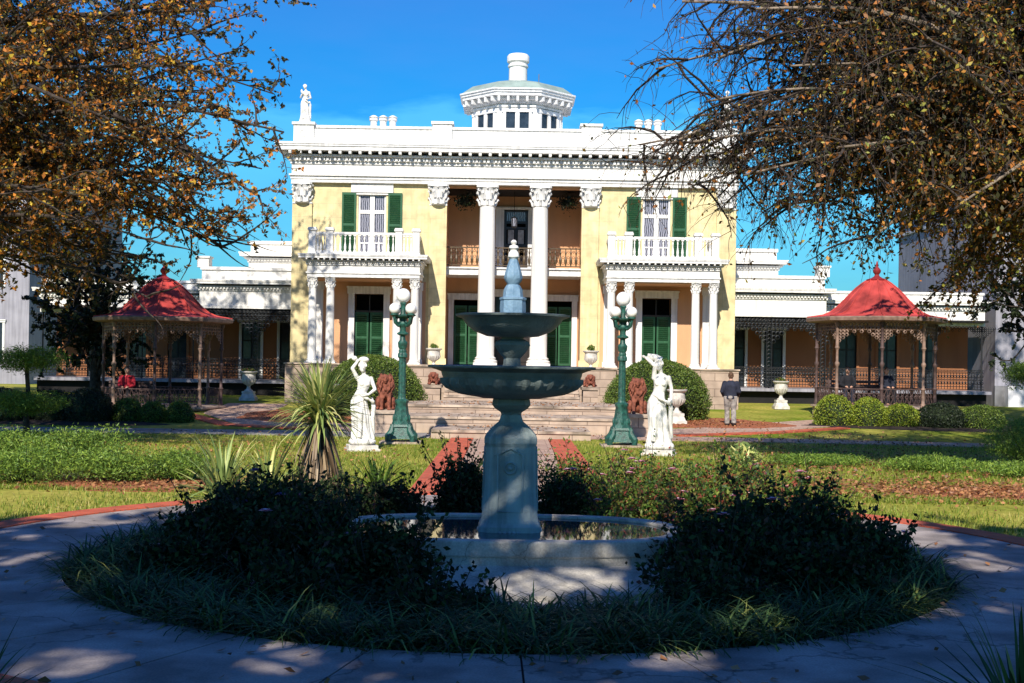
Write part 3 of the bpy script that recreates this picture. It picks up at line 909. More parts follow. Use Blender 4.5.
# side porches carrying balconies
balm = baluster_mesh(.66); bal_me = balm.mesh('baluster'); bal_me.materials.append(M['white'])
for s in (-1, 1):
    X = s*5.7
    en = MB()
    en.box(X-2.14, X+2.14, -1.94, -.003, 5.22, 5.36); en.box(X-2.18, X+2.18, -1.98, -.003, 5.36, 5.42)
    en.box(X-2.14, X+2.14, -1.93, -.003, 5.42, 5.68)
    cornice_run(en, X-2.13, X+2.13, -1.93, 5.68, 6.09, .33, ydepth=1.925, dent=.085)
    en = en.build('porch_canopy', M['whitetrim'], man)
    MB().box(X-2.08, X+2.08, -1.86, -.004, 5.17, 5.22).build('ceiling', M['peach'], en)
    for xo in (-1.95, -1.27, 1.27, 1.95):
        c = MB(); column_shaft(c, X+xo, -1.72, FZ, 4.82, .165); c.box(X+xo-.24, X+xo+.24, -1.96, -1.48, FZ-.003, FZ+.05)
        c.build('porch_column', M['white'], en, smooth=True)
        k = MB(); capital(k, X+xo, -1.72, 4.81, .145, .41)
        k.build('capital', M['whitetrim'], en, smooth=True)
        if abs(xo) > 1.5:
            c = MB(); c.box(X+xo-.16, X+xo+.16, -.12, -.003, FZ, 4.85); c.box(X+xo-.2, X+xo+.2, -.16, -.003, 4.85, 5.17)
            c.box(X+xo-.2, X+xo+.2, -.16, -.003, FZ, FZ+.2)
            c.build('porch_pilaster', M['white'], en)
    bl = MB()
    posts = [(-1.98, -1.76), (-1.32, -1.76), (1.32, -1.76), (1.98, -1.76)]
    for px, py in posts:
        bl.box(X+px-.13, X+px+.13, py-.13, py+.13, 6.09, 7.0); bl.box(X+px-.17, X+px+.17, py-.17, py+.17, 7.0, 7.07); bl.box(X+px-.15, X+px+.15, py-.15, py+.15, 7.07, 7.12)
        bl.box(X+px-.16, X+px+.16, py-.16, py+.16, 6.09, 6.18)
    runs = [(-1.98, -1.32), (-1.32, 1.32), (1.32, 1.98)]
    for a, c in runs:
        bl.box(X+a+.1, X+c-.1, -1.82, -1.70, 6.12, 6.20); bl.box(X+a+.1, X+c-.1, -1.83, -1.69, 6.86, 6.95)
    for q in (-1, 1):
        bl.box(X+q*1.98-.06, X+q*1.98+.06, -1.66, -.01, 6.12, 6.20); bl.box(X+q*1.98-.07, X+q*1.98+.07, -1.66, -.01, 6.86, 6.95)
    bl = bl.build('balustrade', M['white'], man)
    P = []
    for a, c in runs:
        n = 3 if c - a < 1 else 13
        for i in range(n): P.append((X + a + .13 + (c-a-.26)*(i+.5)/n, -1.76))
    for q in (-1, 1):
        for i in range(7): P.append((X + q*1.98, -1.5 + i*.22))
    for px, py in P:
        o = bpy.data.objects.new('baluster', bal_me); C.objects.link(o); o.parent = bl; o.location = (px, py, 6.20)

# cupola
cu = (.07, 7.0)
def octa(r, a0=PI/8): return [(cu[0] + r/math.cos(PI/8)*math.cos(a0+PI/4*i), cu[1] + r/math.cos(PI/8)*math.sin(a0+PI/4*i)) for i in range(8)]
q = MB()
q.prism(octa(1.94), 10.5, 13.35); q.prism(octa(2.0), 13.2, 13.28)
cup = q.build('cupola', M['white'], man)
q = MB()
q.prism(octa(2.04), 13.35, 13.5)
q.prism(octa(2.44), 13.62, 13.76); q.prism(octa(2.50), 13.76, 13.86); q.prism(octa(2.56), 13.86, 13.92)
q.prism(octa(2.2), 13.5, 13.62)
for i in range(8):
    a = PI/4*i; c, s_ = math.cos(a), math.sin(a)
    for t in (-.8, -.4, 0, .4, .8):
        px, py = cu[0] + 2.27*c - t*s_*1.02, cu[1] + 2.27*s_ + t*c*1.02
        q.cbox((px, py, 13.5), (.30, .1, .2), rz=a)
q.build('cupola_cornice', M['whitetrim'], cup)
r_ = MB()
r_.loft([[(x, y, 13.92) for x, y in octa(2.50)], [(x, y, 14.3) for x, y in octa(2.0)], [(x, y, 14.62) for x, y in octa(.8)]])
r_.build('cupola_roof', M['coppergreen'], cup)
c = MB(); c.lathe([(.42, 14.4), (.41, 15.35), (.46, 15.37), (.46, 15.45), (.42, 15.47), (.42, 15.55), (.50, 15.6), (.50, 15.85), (.44, 15.93), (.3, 15.95)], cu[0], cu[1], 20)
c.build('chimney', M['white'], cup, smooth=True)
MB().tube([(1.0, 6.4, 14.3), (1.0, 6.4, 14.95)], .02, 6).build('vent_pipe', M['slate'], cup)
for i in range(8):
    a = PI/4*i; c, s_ = math.cos(a), math.sin(a)
    f = MB()
    def P_(u, v): return (cu[0] + v*c - u*s_, cu[1] + v*s_ + u*c)
    for u0, u1, z0, z1, v in ((-.62, -.5, 11.4, 13.1, 1.96), (.5, .62, 11.4, 13.1, 1.96), (-.09, .09, 11.4, 12.98, 1.95), (-.68, .68, 12.98, 13.14, 1.98), (-.5, .5, 11.4, 11.6, 1.95)):
        p = P_((u0+u1)/2, v); f.cbox((p[0], p[1], (z0+z1)/2), (.1, u1-u0, z1-z0), rz=a)
    for z in (12.25,):
        for u in (-.3, .3):
            p = P_(u, 1.955); f.cbox((p[0], p[1], z), (.04, .42, .03), rz=a)
    f = f.build('window_frame', M['whitetrim'], cup)
    g = MB()
    for u in (-.3, .3):
        p = P_(u, 1.94); g.cbox((p[0], p[1], 12.28), (.02, .40, 1.38), rz=a)
    g.build('window_pane', M['glass'], cup)
# ================================================================== WINGS of the house
def lace_bracket(mb, x, y, z, w, h, s):
    """openwork iron bracket: diminishing rings under a curve, s = side"""
    n = 6
    for i in range(n):
        for j in range(n - i):
            if (i + j) > n - 1: continue
            r = w / n * .46
            mb.ring((x + s*(i+.5)*w/n, y, z - (j+.5)*h/n), (1, 0, 0), (0, 0, 1), r, r*.36, 7, 3)
def lace_panel(mb, x0, x1, y, z0, z1, step=.16, along='x', other=None):
    """openwork railing panel of rings and bars"""
    n = max(1, int(round((x1 - x0) / step)))
    u = (1, 0, 0) if along == 'x' else (0, 1, 0)
    def P(t, z): return (t, y, z) if along == 'x' else (y, t, z)
    for z in (z0, z0 + (z1-z0)*.14, z1 - (z1-z0)*.16, z1):
        if along == 'x': mb.box(x0, x1, y-.018, y+.018, z-.014, z+.014)
        else: mb.box(y-.018, y+.018, x0, x1, z-.014, z+.014)
    d = (x1-x0)/n; H = z1 - z0
    for i in range(n):
        t = x0 + (i+.5)*d
        a = P(t - d/2, z0); mb.box(a[0]-.01, a[0]+.01, a[1]-.01, a[1]+.01, z0, z1)
        mb.ring(P(t, z0 + H*.33), u, (0, 0, 1), d*.38, .019, 8, 3)
        mb.ring(P(t, z0 + H*.50), u, (0, 0, 1), d*.24, .017, 6, 3)
        mb.ring(P(t, z0 + H*.67), u, (0, 0, 1), d*.38, .019, 8, 3)
        mb.ring(P(t, z0 + H*.92), u, (0, 0, 1), d*.22, .015, 6, 3)

def build_wing(s, label):
    """s=-1 left, +1 right; root at the front line of its verandah"""
    root = thing('mansion_wing', (s*HW, 54.0, .5), label, 'house wing')
    def X(a, b): return sorted((s*a, s*b))
    L1, L2 = 4.6, 11.6
    def bx(mb, a, b, y0, y1, z0, z1):
        x0, x1 = X(a, b); mb.box(x0, x1, y0, y1, z0-.5, z1-.5)
    w = MB()
    holes = []
    for c in (1.2, 2.9, 6.2, 8.0, 9.8): 
        a, b = X(c-.42, c+.42); holes.append((a, b, 1.15-.5, 3.7-.5))
    a, b = X(.02, L2)
    wall_grid(w, a, b, .65, 3.9, 2.6, 2.9, holes)
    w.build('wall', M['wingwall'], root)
    k = MB(); bx(k, .02, L2, 3.3, 3.35, 1.0, 4.2); bx(k, .02, L2, .3, .35, .2, 1.02); k.build('dark_backing', M['dark'], root)  # lower near-black sheet stands in for the dark void under the floor
    for c in (1.2, 2.9, 6.2, 8.0, 9.8):
        a, b = X(c-.42, c+.42)
        f = MB(); casing(f, a, b, .65, 3.2, 2.6, .12, .12, .06)
        f = f.build('window_casing', M['whitetrim'] if c < 4 else M['wingwall'], root); f = MB()  # outer casings take the shade-darkened wall colour to deepen the porch
        f.box(a, a+.05, 2.66, 2.72, .65, 3.2); f.box(b-.05, b, 2.66, 2.72, .65, 3.2); f.box((a+b)/2-.03, (a+b)/2+.03, 2.66, 2.72, .65, 3.2)
        for z in (.65, 1.5, 2.35, 3.12): f.box(a, b, 2.67, 2.71, z, z+.06)
        f = f.build('window', M['iron'], root)
        MB().box(a, b, 2.685, 2.695, .66, 3.19).build('pane', M['glass'], f)
    f = MB(); bx(f, .02, L2+.1, -.05, 2.6, 1.02, 1.15); f.build('verandah_floor', M['greywall'], root)
    f = MB(); bx(f, .03, L2-.02, .1, 2.6, 3.9 if False else 4.1, 4.18); f.build('verandah_ceiling', M['dark'], root)  # near-black ceiling colour stands in for the shade under the roof
    # roof storey above the verandah
    def tier(a, b, y0, y1, zs, mt, proj, name, dent=.14):
        e = MB(); x0, x1 = X(a, b)
        z0, z1, z2, z3, z4 = [z - .5 for z in zs]
        e.box(x0, x1, y0-.05, y1, z0, z0+.12); e.box(x0, x1, y0, y1, z0+.12, z1)
        cornice_run(e, x0, x1, y0, z1, z2, proj, ends=(s < 0, s > 0), ydepth=y1-y0, dent=dent, mod=False)
        e.box(x0+.05, x1-.05, y0+.15, y1, z2, z3); e.box(x0, x1, y0+.08, y1, z3, z4)
        return e.build(name, mt, root)
    tier(.02, L1, 0, 6, (4.2, 4.95, 5.42, 5.85, 5.98), M['white'], .35, 'verandah_cornice')
    tier(L1+.02, L2, .6, 6, (3.95, 4.6, 5.0, 5.3, 5.4), M['white'], .3, 'verandah_cornice')
    bk = MB(); x0, x1 = X(L1-.35, L1+.15); bk.box(x0, x1, .1, .7, 5.45, 5.85); bk.box(x0-.05, x1+.05, .05, .75, 5.85, 5.93)
    bk.build('parapet_block', M['white'], root)
    tier(.02, 3.4, 4.2, 10, (5.9, 6.5, 6.95, 7.35, 7.5), M['white'], .4, 'upper_storey')
    # iron verandah
    ir = MB()
    for q in (0.15, 2.2, 4.5):
        for dx in (-.11, .11):
            x = s*q + dx; ir.tube([(x, .05, .65), (x, .05, 3.7)], .02, 5)
        n = 18
        for i in range(n):
            ir.ring((s*q, .05, .75 + i*.165), (1, 0, 0), (0, 0, 1), .07, .018, 7, 3)
        for d in (-1, 1):
            if (q < .3 and d == -s*1 and s < 0): pass
            lace_bracket(ir, s*q + d*.1, .05, 3.62, 1.0, 1.05, d)
    ir.build('iron_post', M['iron'], root)
    fr = MB(); a, b = X(.05, L1)
    n = int((b - a) / .15)
    for i in range(n):
        x = a + (i+.5)*.15
        fr.ring((x, .05, 3.62), (1, 0, 0), (0, 0, 1), .06, .014, 7, 3)
        for zz_ in (3.5, 3.39, 3.28) + ((3.18,) if i % 2 else ()): fr.ring((x + .04*((zz_*100) % 2), .05, zz_), (1, 0, 0), (0, 0, 1), .055, .026, 7, 3)
    for i in range(int((L2-L1)/.15)):
        x = s*(L1 + (i+.5)*.15); fr.ring((x, .65, 3.38), (1, 0, 0), (0, 0, 1), .06, .014, 7, 3)
        if i % 2: fr.ring((x, .65, 3.26), (1, 0, 0), (0, 0, 1), .045, .012, 6, 3)
    for q in (5.0, 7.2, 9.4, 11.5):
        fr.tube([(s*q, .65, .65), (s*q, .65, 3.45)], .035, 6)
        for d in (-1, 1): lace_bracket(fr, s*q, .65, 3.4, .6, .5, d)
    fr.build('iron_fringe', M['iron'], root)
    rl = MB(); lace_panel(rl, a, b, .05, .72, 1.55, .12)
    a2, b2 = X(L1, L2); lace_panel(rl, a2, b2, .65, .72, 1.55, .13)
    rl.build('iron_railing', M['iron'], root)
    return root
build_wing(-1, 'single storey white wing with iron lace verandah joined to the left side of the mansion')
build_wing(1, 'single storey white wing with iron lace verandah joined to the right side of the mansion')

# ================================================================== tall rendered buildings beyond the trees
g = thing('white_building', (-35.5, 68, .5), 'tall pale grey rendered building behind the branches of the left tree', 'building')
b = MB(); b.box(-12, 9.5, 0, 16, 0, 11.6); b.build('wall', M['greywall'], g)
b = MB(); b.box(-12.2, 9.7, -.2, 16.2, 11.6, 12.2); b.box(-12.1, 9.6, -.1, 16.1, 10.9, 11.05); b.build('roof', M['whitewall'], g)
for i in range(5):
    for j in range(3):
        x = -10 + i*4.2; z = 1.2 + j*4
        f = MB(); casing(f, x, x+1.3, z, z+2.1, 0, .12, .16, .05); f = f.build('window', M['whitetrim'], g)
        MB().box(x, x+1.3, -.03, -.01, z, z+2.1).build('pane', M['glass'], f)
g = thing('white_building', (22.6, 55, .5), 'pale grey rendered building behind the right gazebo, streaked with tree shade', 'building')
b = MB(); b.box(-1.6, 16, 0, 14, 0, 9.6); b.build('wall', M['greywall'], g)
b = MB(); b.box(-1.8, 16.2, -.2, 14.2, 9.6, 10.1); b.box(-1.7, 16.1, -.1, 14.1, 8.7, 8.85); b.box(-1.2, -.1, -.5, 0, 0, .9); b.build('roof', M['whitewall'], g)
b = MB(); b.box(-1.62, 16.02, -.08, -.002, 0, .9); b.build('plinth', M['slate'], g)
for i in range(3):
    x = 1.4 + i*4.2
    for j in range(2):
        z = 1.4 + j*3.9
        f = MB(); casing(f, x, x+1.2, z, z+2.0, 0, .12, .16, .05); f = f.build('window', M['whitetrim'], g)
        MB().box(x, x+1.2, -.03, -.01, z, z+2.0).build('pane', M['glass'], f)

# ================================================================== GAZEBOS
def gazebo(loc, rot, label, floor_h, ph):
    root = thing('gazebo', loc, label, 'gazebo', rz=rot, group=None)
    RP = 2.0; RE = 2.38
    zf = floor_h; zt = zf + ph
    f = MB(); f.lathe([(RP+.12, 0), (RP+.12, zf-.06)], seg=8, a0=PI/8*0); f.lathe([(RP+.2, zf-.06), (RP+.2, zf)], seg=8); f.build('floor', M['stone'], root)
    for i in range(8):
        a = PI/4*i; c, s = math.cos(a), math.sin(a)
        p = MB()
        p.lathe([(.085, zf), (.085, zf+.1), (.06, zf+.14), (.06, zf+.55), (.09, zf+.6), (.05, zf+.66), (.05, zf+1.35), (.08, zf+1.4), (.08, zf+1.47), (.045, zf+1.52), (.045, zf+1.9),
                 (.085, zf+1.98), (.06, zf+2.05), (.055, zt-.15), (.09, zt-.1), (.1, zt)], RP*c, RP*s, 10)
        p.build('post', M['beigeiron'] if i % 2 else M['rustiron'], root, smooth=True)
    for i in range(8):
        a0, a1 = PI/4*i, PI/4*(i+1)
        A, B = Vector((RP*math.cos(a0), RP*math.sin(a0), 0)), Vector((RP*math.cos(a1), RP*math.sin(a1), 0))
        u = (B - A).normalized(); Ln = (B - A).length
        fr = MB(); n = 12
        for k in range(n):
            t = A + u * Ln * (k + .5) / n
            fr.ring((t.x, t.y, zt-.08), u, (0, 0, 1), .06, .026, 7, 3)
            fr.ring((t.x, t.y, zt-.20), u, (0, 0, 1), .055, .024, 6, 3)
            if k % 2 == 0 or k in (0, 1, n-1, n-2): fr.ring((t.x, t.y, zt-.31), u, (0, 0, 1), .05, .022, 6, 3)
            e = min(k, n-1-k)
            for q in range(3 - e):
                fr.ring((t.x, t.y, zt-.42-q*.1), u, (0, 0, 1), .05, .022, 6, 3)
        fr.build('iron_fringe', M['beigeiron'], root)
        if i == 1: continue                       # the way in, at the back
        rl = MB(); 
        for z in (zf+.08, zf+.6): rl.tube([A + Vector((0, 0, z)), B + Vector((0, 0, z))], .022, 5)
        n = 9
        for k in range(n):
            t0 = A + u*Ln*k/n; t1 = A + u*Ln*(k+1)/n
            rl.tube([t0 + Vector((0, 0, zf+.08)), t1 + Vector((0, 0, zf+.6))], .011, 4)
            rl.tube([t1 + Vector((0, 0, zf+.08)), t0 + Vector((0, 0, zf+.6))], .011, 4)
            tm = (t0+t1)/2; rl.ring((tm.x, tm.y, zf+.34), u, (0, 0, 1), .06, .013, 7, 3)
        rl.build('railing', M['rustiron'], root)
    e = MB(); e.lathe([(RP-.05, zt), (RE-.1, zt+.03), (RE, zt+.06), (RE+.02, zt+.16), (RE-.03, zt+.2), (.3, zt+.22)], seg=8)
    e.build('eave', M['beigeiron'], root)
    rf = MB(); prof = [(RE-.02, .20), (2.1, .235), (1.8, .29), (1.55, .40), (1.33, .58), (1.12, .80), (.92, 1.02), (.70, 1.24), (.48, 1.42), (.32, 1.52)]
    rf.lathe([(r, zt+z) for r, z in prof], seg=8)
    for i in range(8):
        a = PI/4*i; rf.tube([(r*math.cos(a), r*math.sin(a), zt+z+.01) for r, z in prof], .028, 5)
    for i in range(16):
        if i % 2 == 0: continue
        a = PI/8*i; k = math.cos(PI/8)
        rf.tube([(r*k*math.cos(a), r*k*math.sin(a), zt+z+.004) for r, z in prof[2:]], .014, 4)
    rf = rf.build('roof', M['redroof'], root)
    fi = MB(); fi.lathe([(.34, zt+1.5), (.36, zt+1.55), (.2, zt+1.6), (.1, zt+1.66), (.07, zt+1.72), (.13, zt+1.8), (.14, zt+1.87), (.08, zt+1.95), (.04, zt+2.0), (.05, zt+2.05), (.01, zt+2.2)], seg=14)
    fi.build('finial', M['redfin'], rf, smooth=True)
    return root
gazebo((-12.2, 44.2, .28), R(-82), 'octagonal iron gazebo with a red bell roof, deep in shade left of the mansion', .12, 2.85)
gazebo((12.7, 44.2, .28), R(-100), 'octagonal iron gazebo with a red bell roof, right of the mansion behind yellow green bushes', .5, 2.85)

# ================================================================== FOUNTAIN
fo = thing('fountain', (0, 13.6, -.19), 'two tiered blue grey fountain in a low stone pool in the round bed', 'fountain')
Z0 = .19
def oct2(ax, ay, cut):
    if ax < 2.1:
        return [(ax*math.copysign(abs(math.cos(t))**.72, math.cos(t)), ay*math.copysign(abs(math.sin(t))**.72, math.sin(t))) for t in [2*PI*k/48 + .001 for k in range(48)]]
    return [(-ax+cut, -ay), (ax-cut, -ay), (ax, -ay+cut), (ax, ay-cut), (ax-cut, ay), (-ax+cut, ay), (-ax, ay-cut), (-ax, -ay+cut)]
def oring(mb, o1, i1, z0, z1):
    rings = []
    for (ox, oy), (ix, iy) in zip(o1, i1): rings.append([(ix, iy, z0+Z0), (ox, oy, z0+Z0), (ox, oy, z1+Z0), (ix, iy, z1+Z0)])
    rings.append(rings[0]); mb.loft(rings, True, False)
m = MB(); m.prism(oct2(2.6, 2.5, 1.2), 0, .045); m.build('base_slab', M['fountstone'], fo)
m = MB()
rings = []
for (ox, oy), (mx_, my_), (tx, ty), (ix, iy) in zip(oct2(2.05, 1.75, .95), oct2(1.92, 1.35, .75), oct2(1.85, 1.14, .7), oct2(1.66, .98, .6)):
    rings.append([(ix, iy, .1), (ox, oy, .045), (ox, oy, .10), (mx_, my_, .20), (tx, ty, .28), (tx, ty, .36), (ix, iy, .36)])
rings.append(rings[0]); m.loft(rings, True, False)
m.prism(oct2(1.6, .95, .6), .06, .2)
m.build('pool_wall', M['fountstone'], fo)
m = MB(); oring(m, oct2(1.86, 1.16, .74), oct2(1.68, 1.0, .62), .17, .335); m.build('pool_coping', M['fountstone'], fo, bevel=.02)
wm = bpy.data.materials.new('pool_water'); wm.use_nodes = True
b_ = wm.node_tree.nodes['Principled BSDF']; b_.inputs['Base Color'].default_value = (.03, .05, .06, 1); b_.inputs['Roughness'].default_value = .04; b_.inputs['Specular IOR Level'].default_value = .8
nt = wm.node_tree; nn = nt.nodes.new('ShaderNodeTexNoise'); nn.inputs['Scale'].default_value = 7; bb = nt.nodes.new('ShaderNodeBump'); bb.inputs['Strength'].default_value = .08
nt.links.new(nn.outputs['Fac'], bb.inputs['Height']); nt.links.new(bb.outputs[0], b_.inputs['Normal'])
m = MB(); m.prism(oct2(1.70, 1.02, .63), .3, .305+Z0*1); m.build('pool_water', wm, fo)
def sq(cx, hw, z): 
    ch = hw*.28
    return [(-hw+ch, -hw, z+Z0), (hw-ch, -hw, z+Z0), (hw, -hw+ch, z+Z0), (hw, hw-ch, z+Z0), (hw-ch, hw, z+Z0), (-hw+ch, hw, z+Z0), (-hw, hw-ch, z+Z0), (-hw, -hw+ch, z+Z0)]
m = MB(); m.loft([sq(0, h, z) for h, z in ((.33, .05), (.33, .36), (.31, .40), (.30, .44), (.275, .75), (.265, 1.2), (.28, 1.24), (.28, 1.30), (.26, 1.33), (.20, 1.40), (.13, 1.46), (.105, 1.54))])
m.build('pedestal', M['fount'], fo, bevel=.012)
m = MB()
for q in range(4):
    a = PI/2*q; c, s = math.cos(a), math.sin(a)
    def W_(u, v, z): return (u*c - v*s, u*s + v*c, z + Z0)
    for pts_ in ([(-.13, .52), (.13, .52), (.13, 1.12), (.0, 1.19), (-.13, 1.12), (-.13, .52)],):
        m.tube([W_(u, -(.288 - .022*(z-.5)), z) for u, z in pts_], .014, 5)
    m.ring(W_(0, -.278, .98), (c, s, 0), (0, 0, 1), .06, .014, 14, 4)
    m.ell(W_(0, -.272, .98), (.03, .03, .03), 8, 6)
    for k in range(5): m.ell(W_(-.1 + .05*k, -.33, .30), .022, 8, 5)
m.build('relief_panels', M['fount'], fo, smooth=True)
def L3(name, prof, mt, par=fo, seg=40, fl=0.0, nf=16):
    mm = MB(); mm.lathe([(r, z+Z0) for r, z in prof], seg=seg, flute=fl, nf=nf, cap=True)
    return mm.build(name, mt, par, smooth=True)
L3('lower_stem', [(.10, 1.52), (.11, 1.56), (.17, 1.60), (.20, 1.64), (.19, 1.70), (.13, 1.74), (.16, 1.80)], M['fountdark'], seg=24, fl=.04, nf=8)
L3('lower_basin', [(.10, 1.70), (.30, 1.71), (.55, 1.75), (.68, 1.80), (.735, 1.86), (.74, 1.93), (.75, 1.95), (.76, 1.99), (.83, 2.015), (.90, 2.035), (.905, 2.055), (.87, 2.06), (.72, 2.0), (.5, 1.9), (.1, 1.86)], M['fountdark'], seg=64)
L3('gadroon_band', [(.56, 1.755), (.69, 1.81), (.748, 1.87), (.752, 1.92), (.70, 1.925)], M['fountdark'], seg=160, fl=.028, nf=32)
L3('middle_stem', [(.12, 1.85), (.11, 2.0), (.09, 2.08), (.085, 2.14), (.12, 2.18), (.15, 2.22), (.185, 2.28), (.17, 2.32), (.11, 2.35), (.14, 2.40)], M['fountdark'], seg=24, fl=.05, nf=8)
L3('upper_basin', [(.10, 2.36), (.28, 2.375), (.42, 2.43), (.50, 2.50), (.54, 2.56), (.61, 2.585), (.615, 2.605), (.585, 2.61), (.45, 2.55), (.1, 2.5)], M['fountdark'], seg=56)
L3('finial_base', [(.13, 2.5), (.14, 2.68), (.135, 2.76), (.145, 2.77), (.145, 2.79), (.11, 2.80), (.10, 2.88), (.07, 2.93)], M['fountblue'], seg=8)
L3('finial', [(.05, 2.90), (.06, 2.93), (.095, 2.98), (.10, 3.01), (.09, 3.06), (.065, 3.14), (.045, 3.20), (.03, 3.23)], M['fountblue'], seg=8)
L3('finial_tip', [(.035, 3.20), (.062, 3.23), (.055, 3.27), (.035, 3.30), (.055, 3.325), (.045, 3.35), (.018, 3.36), (.032, 3.375), (.034, 3.39), (.02, 3.41), (.0, 3.415)], M['marble'], seg=10)
# ================================================================== LAMP STANDARDS
def lamp(loc, label):
    root = thing('street_lamp', loc, label, 'lamp post')
    MB().box(-.52, .52, -.45, .45, -.12, .05).build('footing', M['stonetop'], root)
    b = MB()
    for i in range(4):
        a = PI/4 + PI/2*i; b.tube([(.55*math.cos(a), .55*math.sin(a), .06), (.56*math.cos(a), .56*math.sin(a), .16), (.40*math.cos(a), .40*math.sin(a), .30), (.36*math.cos(a), .36*math.sin(a), .48)], [.09, .11, .10, .07], 8)
    b.frustum(0, 0, .12, .2, .40, .40, .38, .38); b.frustum(0, 0, .2, .42, .34, .34, .28, .28); b.frustum(0, 0, .42, .48, .33, .33, .30, .30)
    b.lathe([(.30, .48), (.25, .60), (.21, .82), (.18, 1.0), (.21, 1.04), (.21, 1.09), (.14, 1.12)], seg=24, flute=.05, nf=8)
    for i in range(8):
        a = PI/4*i; b.ell((.24*math.cos(a), .24*math.sin(a), .62), (.05, .05, .11), 8, 6)
    b.v = [(x*.80, y*.80, z) for x, y, z in b.v]
    b.build('base', M['lampgreen'], root, smooth=True)
    p = MB(); p.lathe([(.13, 1.1), (.105, 1.14), (.10, 1.2), (.095, 2.15), (.13, 2.18), (.13, 2.26), (.10, 2.30), (.11, 2.34), (.09, 2.38)], seg=32, flute=.06, nf=12)
    p.lathe([(.08, 2.36), (.13, 2.44), (.14, 2.55), (.08, 2.62), (.075, 2.72), (.17, 2.76), (.17, 2.79), (.09, 2.83), (.085, 2.9), (.11, 2.96), (.14, 3.02), (.10, 3.06), (.09, 3.2), (.12, 3.24), (.07, 3.3), (.07, 3.5), (.1, 3.54), (.08, 3.57)], seg=20)
    p.v = [(x*.88, y*.88, z) for x, y, z in p.v]
    p.build('post', M['lampgreen'], root, smooth=True)
    a_ = MB()
    for i in range(4):
        a = PI/4 + PI/2*i; c, s = math.cos(a), math.sin(a)
        a_.tube([(.06*c, .06*s, 3.0), (.16*c, .16*s, 2.98), (.26*c, .26*s, 3.05), (.29*c, .29*s, 3.16), (.29*c, .29*s, 3.24)], [.035, .04, .035, .03, .06], 8)
        a_.ring((.17*c, .17*s, 3.12), (c, s, 0), (0, 0, 1), .07, .02, 12, 4)
        a_.lathe([(.03, 3.2), (.10, 3.24), (.10, 3.27), (.05, 3.28)], .29*c, .29*s, 14)
        a_.tube([(.08*c, .08*s, 3.42), (.2*c, .2*s, 3.40), (.25*c, .25*s, 3.3)], .018, 6)
    a_.lathe([(.08, 3.16), (.24, 3.2), (.26, 3.23), (.08, 3.26)], seg=20)
    a_.build('arms', M['lampgreen'], root, smooth=True)
    g0 = MB(); g0.ell((0, 0, 3.74), (.18, .18, .185), 24, 16); g0.build('globe', M['globe'], root, smooth=True)
    for i in range(4):
        a = PI/4 + PI/2*i; g = MB(); g.ell((.29*math.cos(a), .29*math.sin(a), 3.40), (.135, .135, .14), 20, 12); g.build('globe', M['globe'], root, smooth=True)
    return root
l0 = lamp((-2.78, 32.1, 0), 'green cast iron lamp post with five white globes, near the left statue and tall yucca')
dup(l0, (2.80, 32.1, 0), 0, 'green cast iron lamp post with five white globes, close to the right statue')
